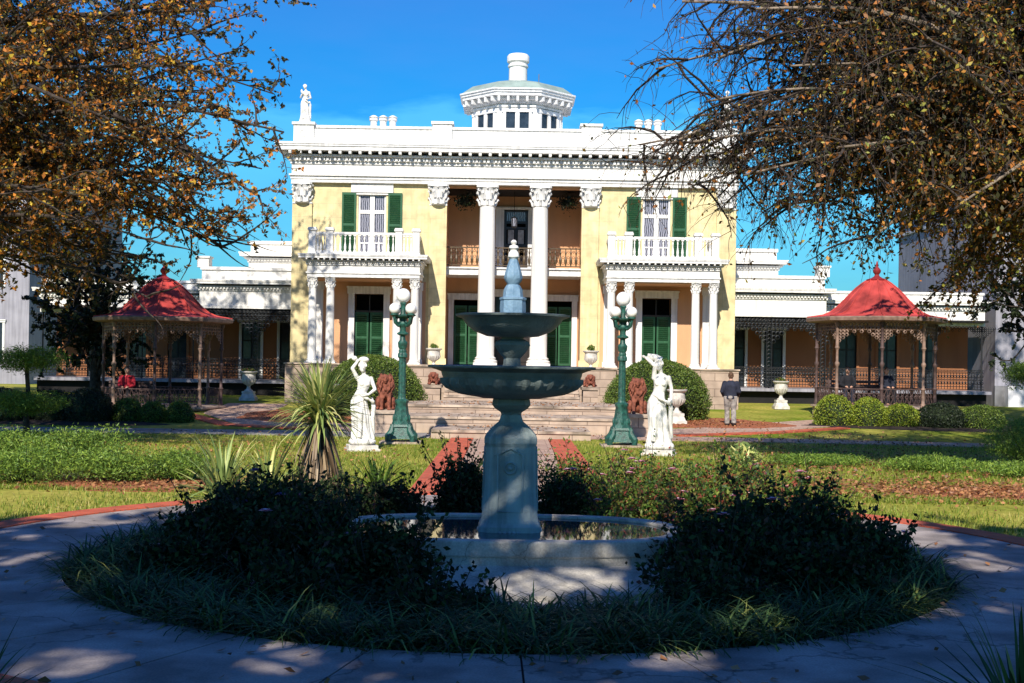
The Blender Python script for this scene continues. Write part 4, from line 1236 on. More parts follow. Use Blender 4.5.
# ================================================================== STATUES
def draped(mb, H=1.0, sway=.05, pose='raised', hs=1, seed=0, base=True):
    """a robed woman about 1.75 tall (before H), facing -y; hs: side of the raised arm (-1 = photo left)"""
    ph = seed * 1.3
    lev = [(.10, 0, .02, .27, .22, .10), (.16, 0, .01, .25, .21, .11), (.35, -.2, 0, .21, .18, .12), (.60, -.5, -.01, .205, .175, .10), (.80, -.9, -.01, .20, .16, .07),
           (.93, -1, 0, .185, .145, .05), (1.02, -.8, 0, .16, .125, .03), (1.12, -.4, 0, .128, .10, .015), (1.20, 0, -.005, .135, .105, .01), (1.28, .2, -.012, .15, .115, .01),
           (1.36, .3, -.005, .165, .105, .008), (1.42, .3, .005, .16, .09, .004), (1.46, .3, .01, .11, .075, 0), (1.49, .3, .01, .06, .058, 0)]
    rings = []; n = 72
    for z, kx, cy, rx, ry, fo_ in lev:
        rg = []
        for i in range(n):
            a = 2*PI*i/n
            tw = ph + z*1.4
            k = 1 + 1.35*fo_ * (.6*math.cos(7*a + tw) + .5*math.cos(11*a - 2.1*tw) + .25*math.cos(17*a))
            rg.append((kx*-sway*hs + rx*k*math.cos(a), cy + ry*k*math.sin(a), z))
        rings.append(rg)
    mb.loft(rings)
    sx = .3*-sway*hs
    # sash of cloth round the hips and falling from one hand
    pts = []
    for i in range(15):
        a = -2.6 + 3.6*i/14
        pts.append((-.9*sway*hs + hs*.19*math.cos(a)*1.02, .155*math.sin(a), .98 + .10*math.cos(a)))
    mb.tube(pts, [.035 + .012*math.sin(i*1.7) for i in range(15)], 8)
    mb.tube([(-hs*.20, -.03, 1.0), (-hs*.25, -.05, .8), (-hs*.235, -.02, .5), (-hs*.27, 0, .2)], [.03, .055, .05, .03], 8)
    mb.tube([(hs*.05, -.10, .85), (hs*.09, -.19, .62), (hs*.08, -.17, .4), (hs*.10, -.22, .14)], [.06, .075, .06, .05], 8)
    # bust, neck, head
    for q in (-1, 1): mb.ell((sx + q*.066, -.095, 1.29), (.055, .05, .055), 12, 8)
    tilt = hs*.05
    mb.chain([(sx, .01, 1.44), (sx + tilt*.3, 0, 1.52), (sx + tilt*.6, -.01, 1.58)], [.055, .047, .05])
    hc = Vector((sx + tilt, -.015, 1.645))
    mb.ell(hc, (.075, .088, .105), 18, 12)
    mb.ell(hc + Vector((0, -.05, -.055)), (.045, .04, .045), 10, 8)
    mb.tube([hc + Vector((0, -.082, .02)), hc + Vector((0, -.108, -.02)), hc + Vector((0, -.085, -.03))], [.011, .017, .012], 6)
    for q in (-1, 1): mb.ell(hc + Vector((q*.028, -.078, .028)), (.014, .012, .009), 8, 6)
    mb.ell(hc + Vector((0, -.088, -.052)), (.022, .01, .009), 8, 6)
    mb.ell(hc + Vector((0, .03, .03)), (.092, .09, .10), 16, 10)
    mb.ell(hc + Vector((0, .11, .03)), (.05, .055, .05), 12, 8)
    for i in range(9):
        a = PI*i/8; mb.ell(hc + Vector((.083*math.cos(a), -.035 + .01*math.sin(a*3), .035 + .075*math.sin(a))), .026, 8, 6)
    def hand(p, d, u):
        p = Vector(p); d = Vector(d).normalized(); u = Vector(u).normalized(); w_ = d.cross(u)
        mb.tube([p, p + d*.045, p + d*.08], [.024, .032, .028], 8)
        for k in range(4):
            o = w_ * (k - 1.5) * .016
            ln = (.05, .062, .058, .045)[k]
            mb.tube([p + d*.07 + o, p + d*(.07+ln*.6) + o - u*.006, p + d*(.07+ln) + o - u*.022], [.0105, .0095, .007], 6)
        mb.tube([p + d*.02 + w_*.028, p + d*.055 + w_*.05, p + d*.08 + w_*.045 - u*.01], [.012, .011, .008], 6)
    sh1 = Vector((sx + hs*.16, .01, 1.40)); sh2 = Vector((sx - hs*.16, .01, 1.40))
    if pose == 'raised':
        el = Vector((sx + hs*.29, -.03, 1.62)); ha = Vector((sx + hs*.15, -.02, 1.80))
        mb.chain([sh1, (sh1+el)/2, el], [.055, .048, .042]); mb.chain([el, (el+ha)/2, ha], [.042, .038, .028])
        hand(ha, (-hs*1, -.1, .15), (0, 0, 1))
        mb.ell((sx + hs*.02, 0, 1.81), (.13, .10, .07), 14, 8)          # the bundle she steadies on her head
        mb.ell((sx + hs*.24, .0, 1.84), (.07, .06, .055), 12, 8)
        el2 = Vector((sx - hs*.25, -.04, 1.17)); ha2 = Vector((sx - hs*.07, -.19, 1.06))
        mb.chain([sh2, (sh2+el2)/2, el2], [.055, .046, .04]); mb.chain([el2, (el2+ha2)/2, ha2], [.04, .036, .027])
        hand(ha2, (hs*1, -.15, -.1), (0, -1, 0))
    elif pose == 'reach':
        el = Vector((sx + hs*.13, -.06, 1.64)); ha = Vector((sx + hs*.33, -.08, 1.80))
        mb.chain([sh1, (sh1+el)/2, el], [.055, .05, .044]); mb.chain([el, (el+ha)/2, ha], [.046, .042, .03])
        hand(ha, (hs*.8, -.1, .35), (0, 0, 1))
        mb.tube([(sx, .02, 1.75), (sx + hs*.12, 0, 1.80), (sx + hs*.3, -.06, 1.84)], [.07, .075, .05], 10)
        el2 = Vector((sx - hs*.22, .03, 1.20)); ha2 = Vector((sx - hs*.24, -.10, .98))
        mb.chain([sh2, (sh2+el2)/2, el2], [.055, .046, .04]); mb.chain([el2, (el2+ha2)/2, ha2], [.04, .036, .027])
        hand(ha2, (0, -.3, -1), (-hs, 0, 0))
    else:
        el = Vector((sx + hs*.26, .03, 1.16)); ha = Vector((sx + hs*.17, -.15, 1.28))
        mb.chain([sh1, (sh1+el)/2, el], [.06, .05, .045]); mb.chain([el, (el+ha)/2, ha], [.045, .04, .03])
        hand(ha, (-hs*.2, -.3, 1), (0, -1, 0))
        mb.ell((sx + hs*.20, -.12, 1.42), (.06, .06, .10), 12, 8)
        el2 = Vector((sx - hs*.24, .02, 1.15)); ha2 = Vector((sx - hs*.10, -.16, 1.08))
        mb.chain([sh2, (sh2+el2)/2, el2], [.06, .05, .045]); mb.chain([el2, (el2+ha2)/2, ha2], [.045, .04, .03])
        hand(ha2, (hs, -.1, .1), (0, -1, 0))
    for q in (-1, 1): mb.ell((q*.09, -.19, .08), (.04, .09, .035), 10, 6)
    if base:
        rr = random.Random(seed)
        for i in range(9):
            a = 2*PI*i/9; mb.ell((.2*math.cos(a), .17*math.sin(a), .04), (.13, .12, .06 + .03*rr.random()), 10, 6)
def statue(loc, label, sc, rz=0, pose='raised', hs=-1, seed=0, voxel=.0105, plinth=True, sway=.05):
    root = thing('statue', loc, label, 'statue', rz=rz)
    m = MB(); draped(m, pose=pose, hs=hs, seed=seed, sway=sway)
    m.v = [(x*sc*.92, y*sc, z*sc + (.16 if plinth else 0)) for x, y, z in m.v]
    m.fuse('figure', M['marble'], root, voxel=voxel, smooth=1)
    if plinth:
        MB().box(-.34, .34, -.30, .30, 0, .13).box(-.38, .38, -.34, .34, -.1, .05).build('plinth', M['urn'], root, bevel=.01)
    return root
statue((-3.44, 29.3, 0), 'white marble statue of a robed woman, one arm raised, beside the tall yucca', 1.07, R(14), 'raised', -1, 1, sway=.09)
statue((3.44, 29.3, 0), 'white marble robed woman, arm reaching above her head, right of the fountain', 1.16, R(-14), 'reach', -1, 2, sway=.07)
statue((-8.32, 50.0, 11.42), 'pale robed statue on the left corner of the roof parapet against the sky', .86, R(5), 'hold', -1, 3, .015, False)
statue((8.32, 50.0, 11.42), 'pale statue standing on the right corner of the roof parapet, half hidden by hanging twigs', .86, R(-5), 'hold', 1, 4, .015, False)

# ================================================================== LIONS
def lion_sitting():
    m = MB()
    m.tube([(0, .30, .16), (0, .24, .34), (0, .12, .55), (0, .0, .72)], [.20, .21, .19, .15], 16)   # back and chest
    m.ell((0, .26, .20), (.22, .22, .19), 16, 10)
    m.ell((0, -.04, .52), (.15, .13, .20), 14, 10)
    for q in (-1, 1):
        m.chain([(q*.10, -.05, .50), (q*.105, -.10, .30), (q*.105, -.13, .10)], [.075, .06, .05])
        m.ell((q*.105, -.18, .045), (.062, .09, .045), 12, 8)
        for k in range(3): m.ell((q*.105 + (k-1)*.036, -.26, .03), (.02, .035, .028), 8, 6)
        m.ell((q*.20, .16, .20), (.095, .20, .17), 14, 10, Euler((R(-25), 0, 0)))     # haunch
        m.ell((q*.22, -.02, .045), (.055, .15, .042), 12, 8)
    # mane
    rr = random.Random(3)
    m.ell((0, -.01, .74), (.20, .17, .24), 16, 12)
    for i in range(150):
        a = rr.uniform(0, 2*PI); t = rr.random()
        z = .98 - t*.62; rad = (.15 + .08*math.sin(PI*min(1, t*1.2)))*(1 - .45*max(0, t-.6))
        y = -.02 - abs(math.cos(a))*0
        px, py = rad*math.cos(a), -.01 + rad*.85*math.sin(a)
        if py < -.08 and abs(px) < .085 and z > .74: continue
        m.tube([(px*.8, py*.8, z+.03), (px*1.05, py*1.05, z-.01), (px*1.12, py*1.14, z-.06), (px*1.02, py*1.04, z-.10)], [.022, .026, .02, .007], 5)
    # head
    m.ell((0, -.10, .86), (.105, .12, .12), 16, 12)
    m.ell((0, -.20, .82), (.062, .07, .05), 12, 8)
    m.ell((0, -.19, .765), (.045, .055, .028), 10, 8)
    m.tube([(0, -.17, .93), (0, -.25, .86), (0, -.262, .845)], [.022, .026, .02], 8)
    for q in (-1, 1):
        m.ell((q*.045, -.195, .91), (.026, .02, .014), 8, 6)
        m.ell((q*.045, -.185, .885), (.016, .016, .012), 8, 6)
        m.ell((q*.115, -.05, .97), (.035, .02, .04), 10, 6)
    m.chain([(.12, .42, .05), (.26, .36, .04), (.30, .15, .04), (.31, .02, .05)], [.03, .025, .025, .04])
    return m
def stone_block(root, w, d, h):
    MB().box(-w/2, w/2, -d/2, d/2, 0, h-.10).build('pedestal', M['stone'], root)
    MB().box(-w/2-.05, w/2+.05, -d/2-.05, d/2+.05, h-.098, h).build('pedestal_cap', M['stonetop'], root)
lm = None
for s, lab in ((-1, 'left'), (1, 'right')):
    pd = thing('stone_pedestal', (s*3.62, 36.35, -.02), 'pink stone block carrying the large sitting lion behind the %s lamp post' % lab, 'pedestal')
    stone_block(pd, .72, .8, .69)
    li = thing('lion_statue', (s*3.62, 36.35, .67), 'large terracotta lion sitting upright on its stone block behind the %s lamp post' % lab, 'lion statue', rz=R(-s*4))
    if lm is None:
        f = lion_sitting().fuse('figure', M['terracotta'], li, voxel=.014, smooth=1); lm = f.data
    else:
        f = bpy.data.objects.new('figure', lm); C.objects.link(f); f.parent = li
    f.scale = (1.02, 1.02, 1.04)
def lion_lying():
    m = MB()
    m.tube([(0, .55, .17), (0, .3, .19), (0, .05, .2), (0, -.08, .22)], [.14, .15, .15, .13], 14)
    for q in (-1, 1):
        m.chain([(q*.11, .0, .14), (q*.12, -.16, .06), (q*.12, -.30, .045)], [.07, .05, .045])
        m.ell((q*.15, .42, .13), (.08, .17, .13), 12, 8); m.ell((q*.19, .25, .04), (.045, .13, .04), 10, 6)
    rr = random.Random(5)
    m.ell((0, -.08, .28), (.17, .14, .18), 14, 10)
    for i in range(60):
        a = rr.uniform(0, 2*PI); z = rr.uniform(.14, .42)
        px, py = .15*math.cos(a), -.06 + .13*math.sin(a)
        if py < -.12 and abs(px) < .07 and z > .24: continue
        m.tube([(px, py, z), (px*1.15, py*1.12, z-.04), (px*1.05, py*1.02, z-.08)], [.02, .022, .007], 5)
    m.ell((0, -.16, .34), (.09, .10, .10), 12, 10); m.ell((0, -.25, .31), (.05, .05, .04), 10, 8); m.ell((0, -.24, .27), (.035, .04, .02), 8, 6)
    for q in (-1, 1): m.ell((q*.035, -.235, .375), (.02, .016, .012), 8, 6); m.ell((q*.085, -.12, .43), .028, 8, 6)
    m.chain([(.1, .66, .06), (.22, .55, .05), (.25, .35, .05)], [.025, .022, .035])
    return m
lm = None
for s, lab in ((-1, 'left'), (1, 'right')):
    pd = thing('stone_pedestal', (s*2.78, 45.0, .3), 'stone pier at the %s side of the upper steps carrying a small reddish lion' % lab, 'pedestal')
    stone_block(pd, .52, .9, .95)
    li = thing('lion_statue', (s*2.78, 45.0, 1.25), 'small reddish lion lying on the stone pier at the %s side of the upper steps' % lab, 'lion statue')
    if lm is None:
        f = lion_lying().fuse('figure', M['terracotta'], li, voxel=.014, smooth=1, loc=(0, -.1, 0)); lm = f.data
    else:
        f = bpy.data.objects.new('figure', lm); C.objects.link(f); f.parent = li; f.location = (0, -.1, 0)

# ================================================================== URNS
def shrub_points(n, rx, ry, h, lobes=6, seed=0, shell=.55, base=.0, jag=.18):
    rr = np.random.default_rng(seed)
    c = []; 
    for i in range(lobes):
        a = 2*PI*i/lobes + rr.uniform(-.4, .4); d = rr.uniform(.25, .6)
        c.append((d*rx*math.cos(a), d*ry*math.sin(a), base + h*rr.uniform(.35, .68), rr.uniform(.42, .62)*rx, rr.uniform(.42, .62)*ry, h*rr.uniform(.28, .42)))
    c.append((0, 0, base + h*.5, rx*.65, ry*.65, h*.5))
    c = np.array(c)
    k = rr.integers(0, len(c), n)
    d = rr.normal(size=(n, 3)); d /= np.linalg.norm(d, axis=1, keepdims=True)
    rad = shell + (1 - shell) * rr.random((n, 1)) ** .5
    rad *= 1 + jag * rr.normal(size=(n, 1)) * .5
    P = c[k, :3] + d * rad * c[k, 3:]
    P[:, 2] = np.abs(P[:, 2] - base) + base
    return P
def urn(loc, label, sc=1.0, tall=True, plant='low', mt='urn', cat='urn'):
    root = thing('stone_urn', loc, label, cat)
    m = MB(); z0 = 0
    if tall:
        m.box(-.30, .30, -.30, .30, 0, .12); m.frustum(0, 0, .12, .28, .27, .27, .20, .20); m.box(-.22, .22, -.22, .22, .28, .36); z0 = .36
    prof = [(.16, 0), (.16, .04), (.09, .08), (.06, .16), (.08, .22), (.16, .27), (.24, .36), (.27, .48), (.26, .58), (.25, .66), (.33, .72), (.34, .76), (.30, .77), (.24, .72)]
    m.lathe([(r, z0+z) for r, z in prof], seg=28)
    m.v = [(x*sc, y*sc, z*sc) for x, y, z in m.v]
    m.build('bowl', M[mt], root, smooth=True)
    g = MB(); g.lathe([(r*1.01*sc, (z0+z)*sc) for r, z in ((.17, .275), (.25, .37), (.275, .46), (.2, .47))], seg=64, flute=.05, nf=16); g.build('fluting', M[mt], root, smooth=True)
    zt = (z0 + .72)*sc
    if plant:
        if plant == 'low': P = shrub_points(420, .30*sc, .30*sc, .22*sc, 5, int(loc[0]*7) % 97); ls = .06
        else: P = shrub_points(380, .20*sc, .20*sc, .30*sc, 4, int(loc[0]*7) % 97); ls = .06
        P[:, 2] += zt - .03
        leaves('plant', P, ls, M['lf_box'] if plant != 'low' else M['lf_rose'], root)
    return root
urn((5.35, 40.9, .17), 'large white fluted urn on a stepped foot, just right of the right statue', 1.0)
urn((-5.9, 40.9, .17), 'large white fluted urn half hidden behind the blades of the tall yucca', 1.0)
urn((-2.98, 48.15, FZ-.08), 'shallow white planter with a small green plant on the portico edge, left of the columns', .92, False, 'ball')
urn((3.0, 48.15, FZ-.08), 'shallow white planter with a small green plant on the portico edge, right of the columns', .92, False, 'ball')
urn((-10.1, 48.6, .46), 'grey white urn standing in front of the left wing verandah', 1.0)
urn((10.35, 48.6, .46), 'white planted urn standing in front of the right wing verandah', .95)

# ================================================================== PEOPLE
def face_head(m, hc, f=(0, -1), sc=1.0):
    hc = Vector(hc); fx = Vector((f[0], f[1], 0)).normalized(); sd = Vector((-fx.y, fx.x, 0)); up = Vector((0, 0, 1))
    def at_(a, b, c): return hc + fx*a*sc + sd*b*sc + up*c*sc
    m.ell(hc, (.078*sc, .095*sc if abs(fx.y) > .5 else .078*sc, .118*sc), 18, 12)
    m.ell(at_(.045, 0, -.065), .048*sc, 10, 8)
    m.tube([at_(.088, 0, .02), at_(.115, 0, -.022), at_(.09, 0, -.035)], [.010*sc, .016*sc, .012*sc], 6)
    for q in (-1, 1):
        m.ell(at_(.082, q*.03, .018), (.014*sc, .014*sc, .009*sc), 8, 6)
        m.ell(at_(-.005, q*.082, .0), (.016*sc, .022*sc, .032*sc), 8, 6)
    m.ell(at_(.088, 0, -.06), (.02*sc, .016*sc, .008*sc), 8, 6)
def hand5(m, p, d, u, side=1):
    p = Vector(p); d = Vector(d).normalized(); u = Vector(u).normalized(); w_ = d.cross(u).normalized()*side
    m.tube([p, p + d*.045, p + d*.09], [.026, .038, .034], 8)
    for k in range(4):
        o = w_ * (k - 1.5) * .019; ln = (.062, .076, .070, .055)[k]
        m.tube([p + d*.08 + o, p + d*(.08+ln*.5) + o - u*.006, p + d*(.08+ln*.85) + o - u*.028], [.0105, .0095, .008], 6)
    m.tube([p + d*.02 - w_*.032, p + d*.055 - w_*.055, p + d*.085 - w_*.05 - u*.012], [.013, .012, .009], 6)
M['skin'] = mat('skin', (.52, .29, .20), .6, .05, 10)
M['navy'] = mat('dark_navy_cloth', (.022, .026, .045), .85, .15, 8, .3, 60)
M['camo'] = mat('grey_mottled_cloth', (.40, .36, .32), .9, .3, 9, .3, 60, col2=(.16, .14, .13))
M['hair'] = mat('brown_hair', (.12, .065, .035), .7, .25, 30, .5, 80)
M['shoe'] = mat('dark_shoe', (.04, .03, .03), .6)
M['redcloth'] = mat('red_cloth', (.42, .02, .035), .8, .1, 8)
M['blackcloth'] = mat('black_cloth', (.015, .015, .02), .85, .1, 8)

def walker():
    """a man seen from behind: walks away (+y), weight on his left leg"""
    root = thing('person', (6.98, 40.3, gz(7.2, 40.3) + .03), 'person walking away in a dark jacket and mottled grey trousers, near the right shrub', 'person', rz=R(-12))
    hip = [Vector((-.095, 0, .90)), Vector((.095, 0, .90))]
    kn = [Vector((-.105, .07, .50)), Vector((.10, -.02, .49))]
    an = [Vector((-.10, .03, .09)), Vector((.12, -.20, .12))]
    sh = [Vector((-.19, -.01, 1.41)), Vector((.19, .01, 1.41))]
    el = [Vector((-.27, -.03, 1.13)), Vector((.27, .02, 1.13))]
    ha = [Vector((-.22, .16, .97)), Vector((.22, .20, .99))]
    b = MB()
    b.tube([(0, 0, .88), (0, .01, 1.05), (0, .0, 1.22), (0, -.01, 1.38), (0, 0, 1.46)], [.12, .10, .10, .09, .06], 16)
    b.chain([(0, .005, 1.44), (0, .03, 1.53), (0, .045, 1.58)], [.06, .055, .055])
    face_head(b, (0, .065, 1.65), (0, 1))
    for i in (0, 1):
        b.chain([hip[i], (hip[i]+kn[i])/2, kn[i], (kn[i]*.6+an[i]*.4), an[i]], [.085, .075, .055, .055, .035])
        b.tube([an[i] + Vector((0, -.05, -.06)), an[i] + Vector((0, .05, -.055)), an[i] + Vector((0, .18, -.07))], [.035, .04, .025], 8)
        b.chain([sh[i], (sh[i]+el[i])/2, el[i]], [.055, .046, .04]); b.chain([el[i], (el[i]+ha[i])/2, ha[i]], [.04, .035, .026])
        hand5(b, ha[i], (0.1*(1-2*i), 1, -.1), (0, 0, 1), 1-2*i)
    b.fuse('body', M['skin'], root, voxel=.011, smooth=2)
    t = MB()
    for i in (0, 1):
        q = Vector((0, 0, .01))
        t.tube([hip[i] + Vector((0, 0, .08)), hip[i], (hip[i]+kn[i])/2, kn[i], (kn[i]+an[i])/2, an[i] + Vector((0, .0, .04)), an[i] + Vector((0, 0, -.03))], [.13, .125, .105, .082, .082, .082, .085], 16)
    t.tube([(0, 0, .83), (0, 0, .92), (0, 0, 1.0)], [.12, .165, .155], 16)
    t.fuse('trousers', M['camo'], root, voxel=.014, smooth=3)
    j = MB()
    rg = []
    for z, rx, ry, cy in ((.88, .195, .15, 0), (.93, .205, .155, 0), (1.05, .195, .145, .005), (1.2, .20, .145, 0), (1.33, .215, .14, -.01), (1.42, .19, .115, 0), (1.47, .11, .085, .01), (1.50, .075, .072, .02)):
        rg.append([(rx*(1 + .025*math.cos(5*a_ + z*9))*math.cos(a_), cy + ry*(1 + .03*math.cos(6*a_ + z*14))*math.sin(a_), z) for a_ in [2*PI*k/40 for k in range(40)]])
    j.loft(rg)
    for i in (0, 1):
        j.chain([sh[i], (sh[i]+el[i])/2, el[i], (el[i]+ha[i])/2, ha[i]*.92+el[i]*.08], [.082, .075, .068, .058, .048], 12)
    j.fuse('jacket', M['navy'], root, voxel=.013, smooth=3)
    h = MB(); h.ell((0, .045, 1.675), (.088, .098, .108), 16, 12); h.ell((0, .0, 1.62), (.078, .05, .07), 12, 8)
    h.fuse('hair', M['hair'], root, voxel=.012, smooth=1)
    for i in (0, 1):
        s_ = MB(); p = an[i]
        s_.ell(p + Vector((0, .06, -.075)), (.05, .15, .035), 14, 8); s_.ell(p + Vector((0, -.02, -.04)), (.048, .07, .06), 12, 8)
        s_.v = [(x, y, max(z, p.z - .115)) for x, y, z in s_.v]
        s_.build('shoe', M['shoe'], root, smooth=True)
    return root
wk = walker()
wk.scale = (1.0, 1.0, .96)

def sitter(loc, rz, label, cloth, trousers):
    root = thing('person', loc, label, 'person', rz=rz)
    b = MB()
    b.tube([(0, .0, .50), (0, 0, .68), (0, -.01, .88), (0, -.01, .98), (0, -.01, 1.04)], [.14, .13, .145, .14, .07], 14)
    b.chain([(0, -.01, 1.02), (0, -.03, 1.10), (0, -.04, 1.15)], [.058, .052, .05])
    face_head(b, (0, -.05, 1.22), (0, -1))
    for q in (-1, 1):
        b.chain([(q*.09, .0, .52), (q*.11, -.22, .53), (q*.12, -.43, .51)], [.085, .075, .058])
        b.chain([(q*.12, -.43, .50), (q*.12, -.42, .3), (q*.12, -.40, .09)], [.056, .055, .036])
        b.tube([(q*.12, -.36, .04), (q*.12, -.46, .045), (q*.12, -.58, .03)], [.035, .04, .025], 8)
        b.chain([(q*.18, .0, .97), (q*.23, -.04, .83), (q*.24, -.07, .70)], [.055, .046, .04])
        b.chain([(q*.24, -.07, .70), (q*.17, -.22, .66), (q*.10, -.33, .64)], [.04, .035, .026])
        hand5(b, (q*.10, -.33, .64), (-q*.4, -1, -.05), (0, 0, 1), q)
    b.fuse('body', M['skin'], root, voxel=.013, smooth=2)
    j = MB()
    j.tube([(0, 0, .50), (0, 0, .60), (0, 0, .75), (0, -.01, .88), (0, -.01, .97), (0, -.01, 1.05)], [.175, .175, .17, .18, .17, .075], 16)
    for q in (-1, 1): j.chain([(q*.18, .0, .97), (q*.23, -.04, .83), (q*.24, -.07, .70), (q*.17, -.22, .66), (q*.12, -.30, .645)], [.078, .07, .062, .052, .045])
    j.fuse('jacket', M[cloth], root, voxel=.016, smooth=3)
    t = MB(); t.ell((0, 0, .54), (.19, .17, .10), 14, 8)
    for q in (-1, 1): t.chain([(q*.09, .0, .53), (q*.11, -.22, .53), (q*.12, -.43, .51), (q*.12, -.42, .3), (q*.12, -.40, .12)], [.11, .098, .078, .075, .07])
    t.fuse('trousers', M[trousers], root, voxel=.016, smooth=3)
    h = MB(); h.ell((0, -.03, 1.25), (.088, .10, .105), 14, 10); h.ell((0, .03, 1.18), (.075, .05, .09), 12, 8)
    h.fuse('hair', M['hair'], root, voxel=.014, smooth=1)
    return root
def bench(loc, rz, label, w_=1.5):
    root = thing('bench', loc, label, 'bench', rz=rz)
    s_ = MB()
    for k in range(4): s_.box(-w_/2, w_/2, -.22 + k*.115, -.22 + k*.115 + .095, .39, .42)
    s_.build('seat', M['rustiron'], root)
    b = MB()
    for k in range(3): b.box(-w_/2, w_/2, .26, .285, .50 + k*.13, .59 + k*.13)
    for q in (-1, 1): b.box(q*(w_/2-.1)-.025, q*(w_/2-.1)+.025, .24, .26, .42, .86)
    b.build('backrest', M['rustiron'], root)
    for q in (-1, 1):
        for y in (-.2, .2): MB().box(q*(w_/2-.1)-.03, q*(w_/2-.1)+.03, y-.03, y+.03, 0, .39).build('leg', M['iron'], root)
    return root
bench((-13.15, 43.4, .40), 0, 'dark slatted bench inside the left gazebo')
sitter((-13.2, 43.42, .40), R(6), 'person in red clothing sitting in the left gazebo behind its railing', 'redcloth', 'blackcloth')
bench((12.35, 44.6, .78), 0, 'dark slatted bench inside the right gazebo', 2.4)
sitter((11.85, 44.62, .78), R(-8), 'person in dark clothing sitting in the right gazebo, nearer the mansion', 'blackcloth', 'navy')
sitter((13.2, 44.62, .78), R(8), 'person in dark clothing sitting in the middle of the right gazebo', 'navy', 'blackcloth')

# hanging ferns and lantern in the portico
for X_, lab in ((-1.95, 'left'), (2.15, 'right')):
    r_ = thing('hanging_plant', (X_, 50.9, 8.98), 'dark fern basket hanging from the portico ceiling at the %s of the great columns' % lab, 'hanging plant')
    MB().tube([(0, 0, 0), (0, 0, -.35)], .008, 4).build('chain', M['iron'], r_)
    MB().lathe([(.05, -.55), (.14, -.5), (.17, -.38), (.16, -.36)], seg=14).build('basket', M['iron'], r_)
    P = rng.normal(size=(700, 3)) * np.array([.20, .20, .13]) + np.array([0, 0, -.42]); leaves('foliage', P, .10, M['lf_dark'], r_)
r_ = thing('hanging_lantern', (.0, 51.0, 8.98), 'small iron lantern on a long chain between the two great columns', 'lantern')
MB().tube([(0, 0, 0), (0, 0, -1.0)], .012, 5).build('chain', M['iron'], r_)
m = MB(); m.lathe([(.02, -1.0), (.11, -1.06), (.13, -1.08)], seg=6); m.lathe([(.12, -1.42), (.05, -1.47), (.01, -1.5)], seg=6)
for i in range(6): m.tube([(.12*math.cos(PI/3*i), .12*math.sin(PI/3*i), -1.08), (.115*math.cos(PI/3*i), .115*math.sin(PI/3*i), -1.42)], .01, 4)
m.build('cage', M['iron'], r_)
MB().lathe([(.10, -1.41), (.11, -1.08)], seg=6).build('glass', M['cglass'], r_)
# ================================================================== CLIPPED SHRUBS
def clipped(x, y, rx, ry, h, n, label, lm='lf_box', ls=.07, seed=0, core='dark', group=None, name='clipped_shrub', z=None, power=1.0):
    z = gz(x, y) if z is None else z
    root = thing(name, (x, y, z), label, 'shrub', group=group)
    rr = np.random.default_rng(seed + 11)
    u = rr.random(n) * 2 * PI; v = rr.random(n)
    zz = v ** .9                                   # height share
    rad = np.sqrt(np.clip(1 - zz ** 2.4, 0, 1)) ** power
    w = 1 + .05*np.sin(3*u + seed) + .04*np.sin(5*u + 4*zz + seed*2) + .02*np.sin(11*u + 9*zz) + rr.normal(size=n)*.03
    top = rr.random(n) < .25                       # more on top
    ph = np.arccos(rr.random(n)); rad2 = np.where(top, np.sin(ph)*.95, rad); zz = np.where(top, np.cos(ph), zz)
    low = .86 + .14*np.clip(zz*3.5, 0, 1)
    P = np.stack([rx*rad2*w*low*np.cos(u), ry*rad2*w*low*np.sin(u), h*zz*(.97+.04*w)], axis=1)
    P += rr.normal(size=P.shape)*.02
    P[:, 2] = np.abs(P[:, 2])
    leaves('foliage', P, ls, M[lm], root)
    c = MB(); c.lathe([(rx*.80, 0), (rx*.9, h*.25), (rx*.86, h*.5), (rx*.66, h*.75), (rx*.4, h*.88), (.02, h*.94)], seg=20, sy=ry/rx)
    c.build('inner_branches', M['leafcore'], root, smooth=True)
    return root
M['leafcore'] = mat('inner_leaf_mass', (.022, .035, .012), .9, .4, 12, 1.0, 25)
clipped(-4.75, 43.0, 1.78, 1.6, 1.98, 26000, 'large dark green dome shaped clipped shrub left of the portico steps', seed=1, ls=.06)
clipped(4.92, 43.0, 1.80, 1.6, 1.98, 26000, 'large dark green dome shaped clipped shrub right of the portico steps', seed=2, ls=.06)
balls = [(-15.6, 38.6, 1.15, .95, 'lf_dark', 'widest dark shaded box shrub in the row before the left gazebo'),  # dark leaf material puts the shade into the first three shrubs' colour
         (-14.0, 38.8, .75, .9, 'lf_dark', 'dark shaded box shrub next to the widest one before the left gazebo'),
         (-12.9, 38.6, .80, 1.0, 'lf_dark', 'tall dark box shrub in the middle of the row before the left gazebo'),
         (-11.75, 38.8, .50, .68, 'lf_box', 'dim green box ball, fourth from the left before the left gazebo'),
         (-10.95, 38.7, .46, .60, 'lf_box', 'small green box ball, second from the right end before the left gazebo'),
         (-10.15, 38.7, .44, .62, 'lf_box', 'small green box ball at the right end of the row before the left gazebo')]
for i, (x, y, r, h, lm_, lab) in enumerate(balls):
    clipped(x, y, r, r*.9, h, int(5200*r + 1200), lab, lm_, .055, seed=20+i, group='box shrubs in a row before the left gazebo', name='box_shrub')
hed = [(10.55, 41.4, .68, .98, 'lf_lime', 'sunlit yellow green clipped shrub nearest the mansion before the right gazebo'),
       (11.65, 41.3, .62, .92, 'lf_lime', 'yellow green clipped shrub, second from the mansion side before the right gazebo'),
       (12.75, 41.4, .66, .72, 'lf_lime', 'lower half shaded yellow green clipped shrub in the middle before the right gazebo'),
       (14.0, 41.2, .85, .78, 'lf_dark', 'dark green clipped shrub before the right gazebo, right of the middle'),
       (15.3, 41.2, .80, .72, 'lf_box', 'dark green clipped shrub at the right end before the right gazebo')]
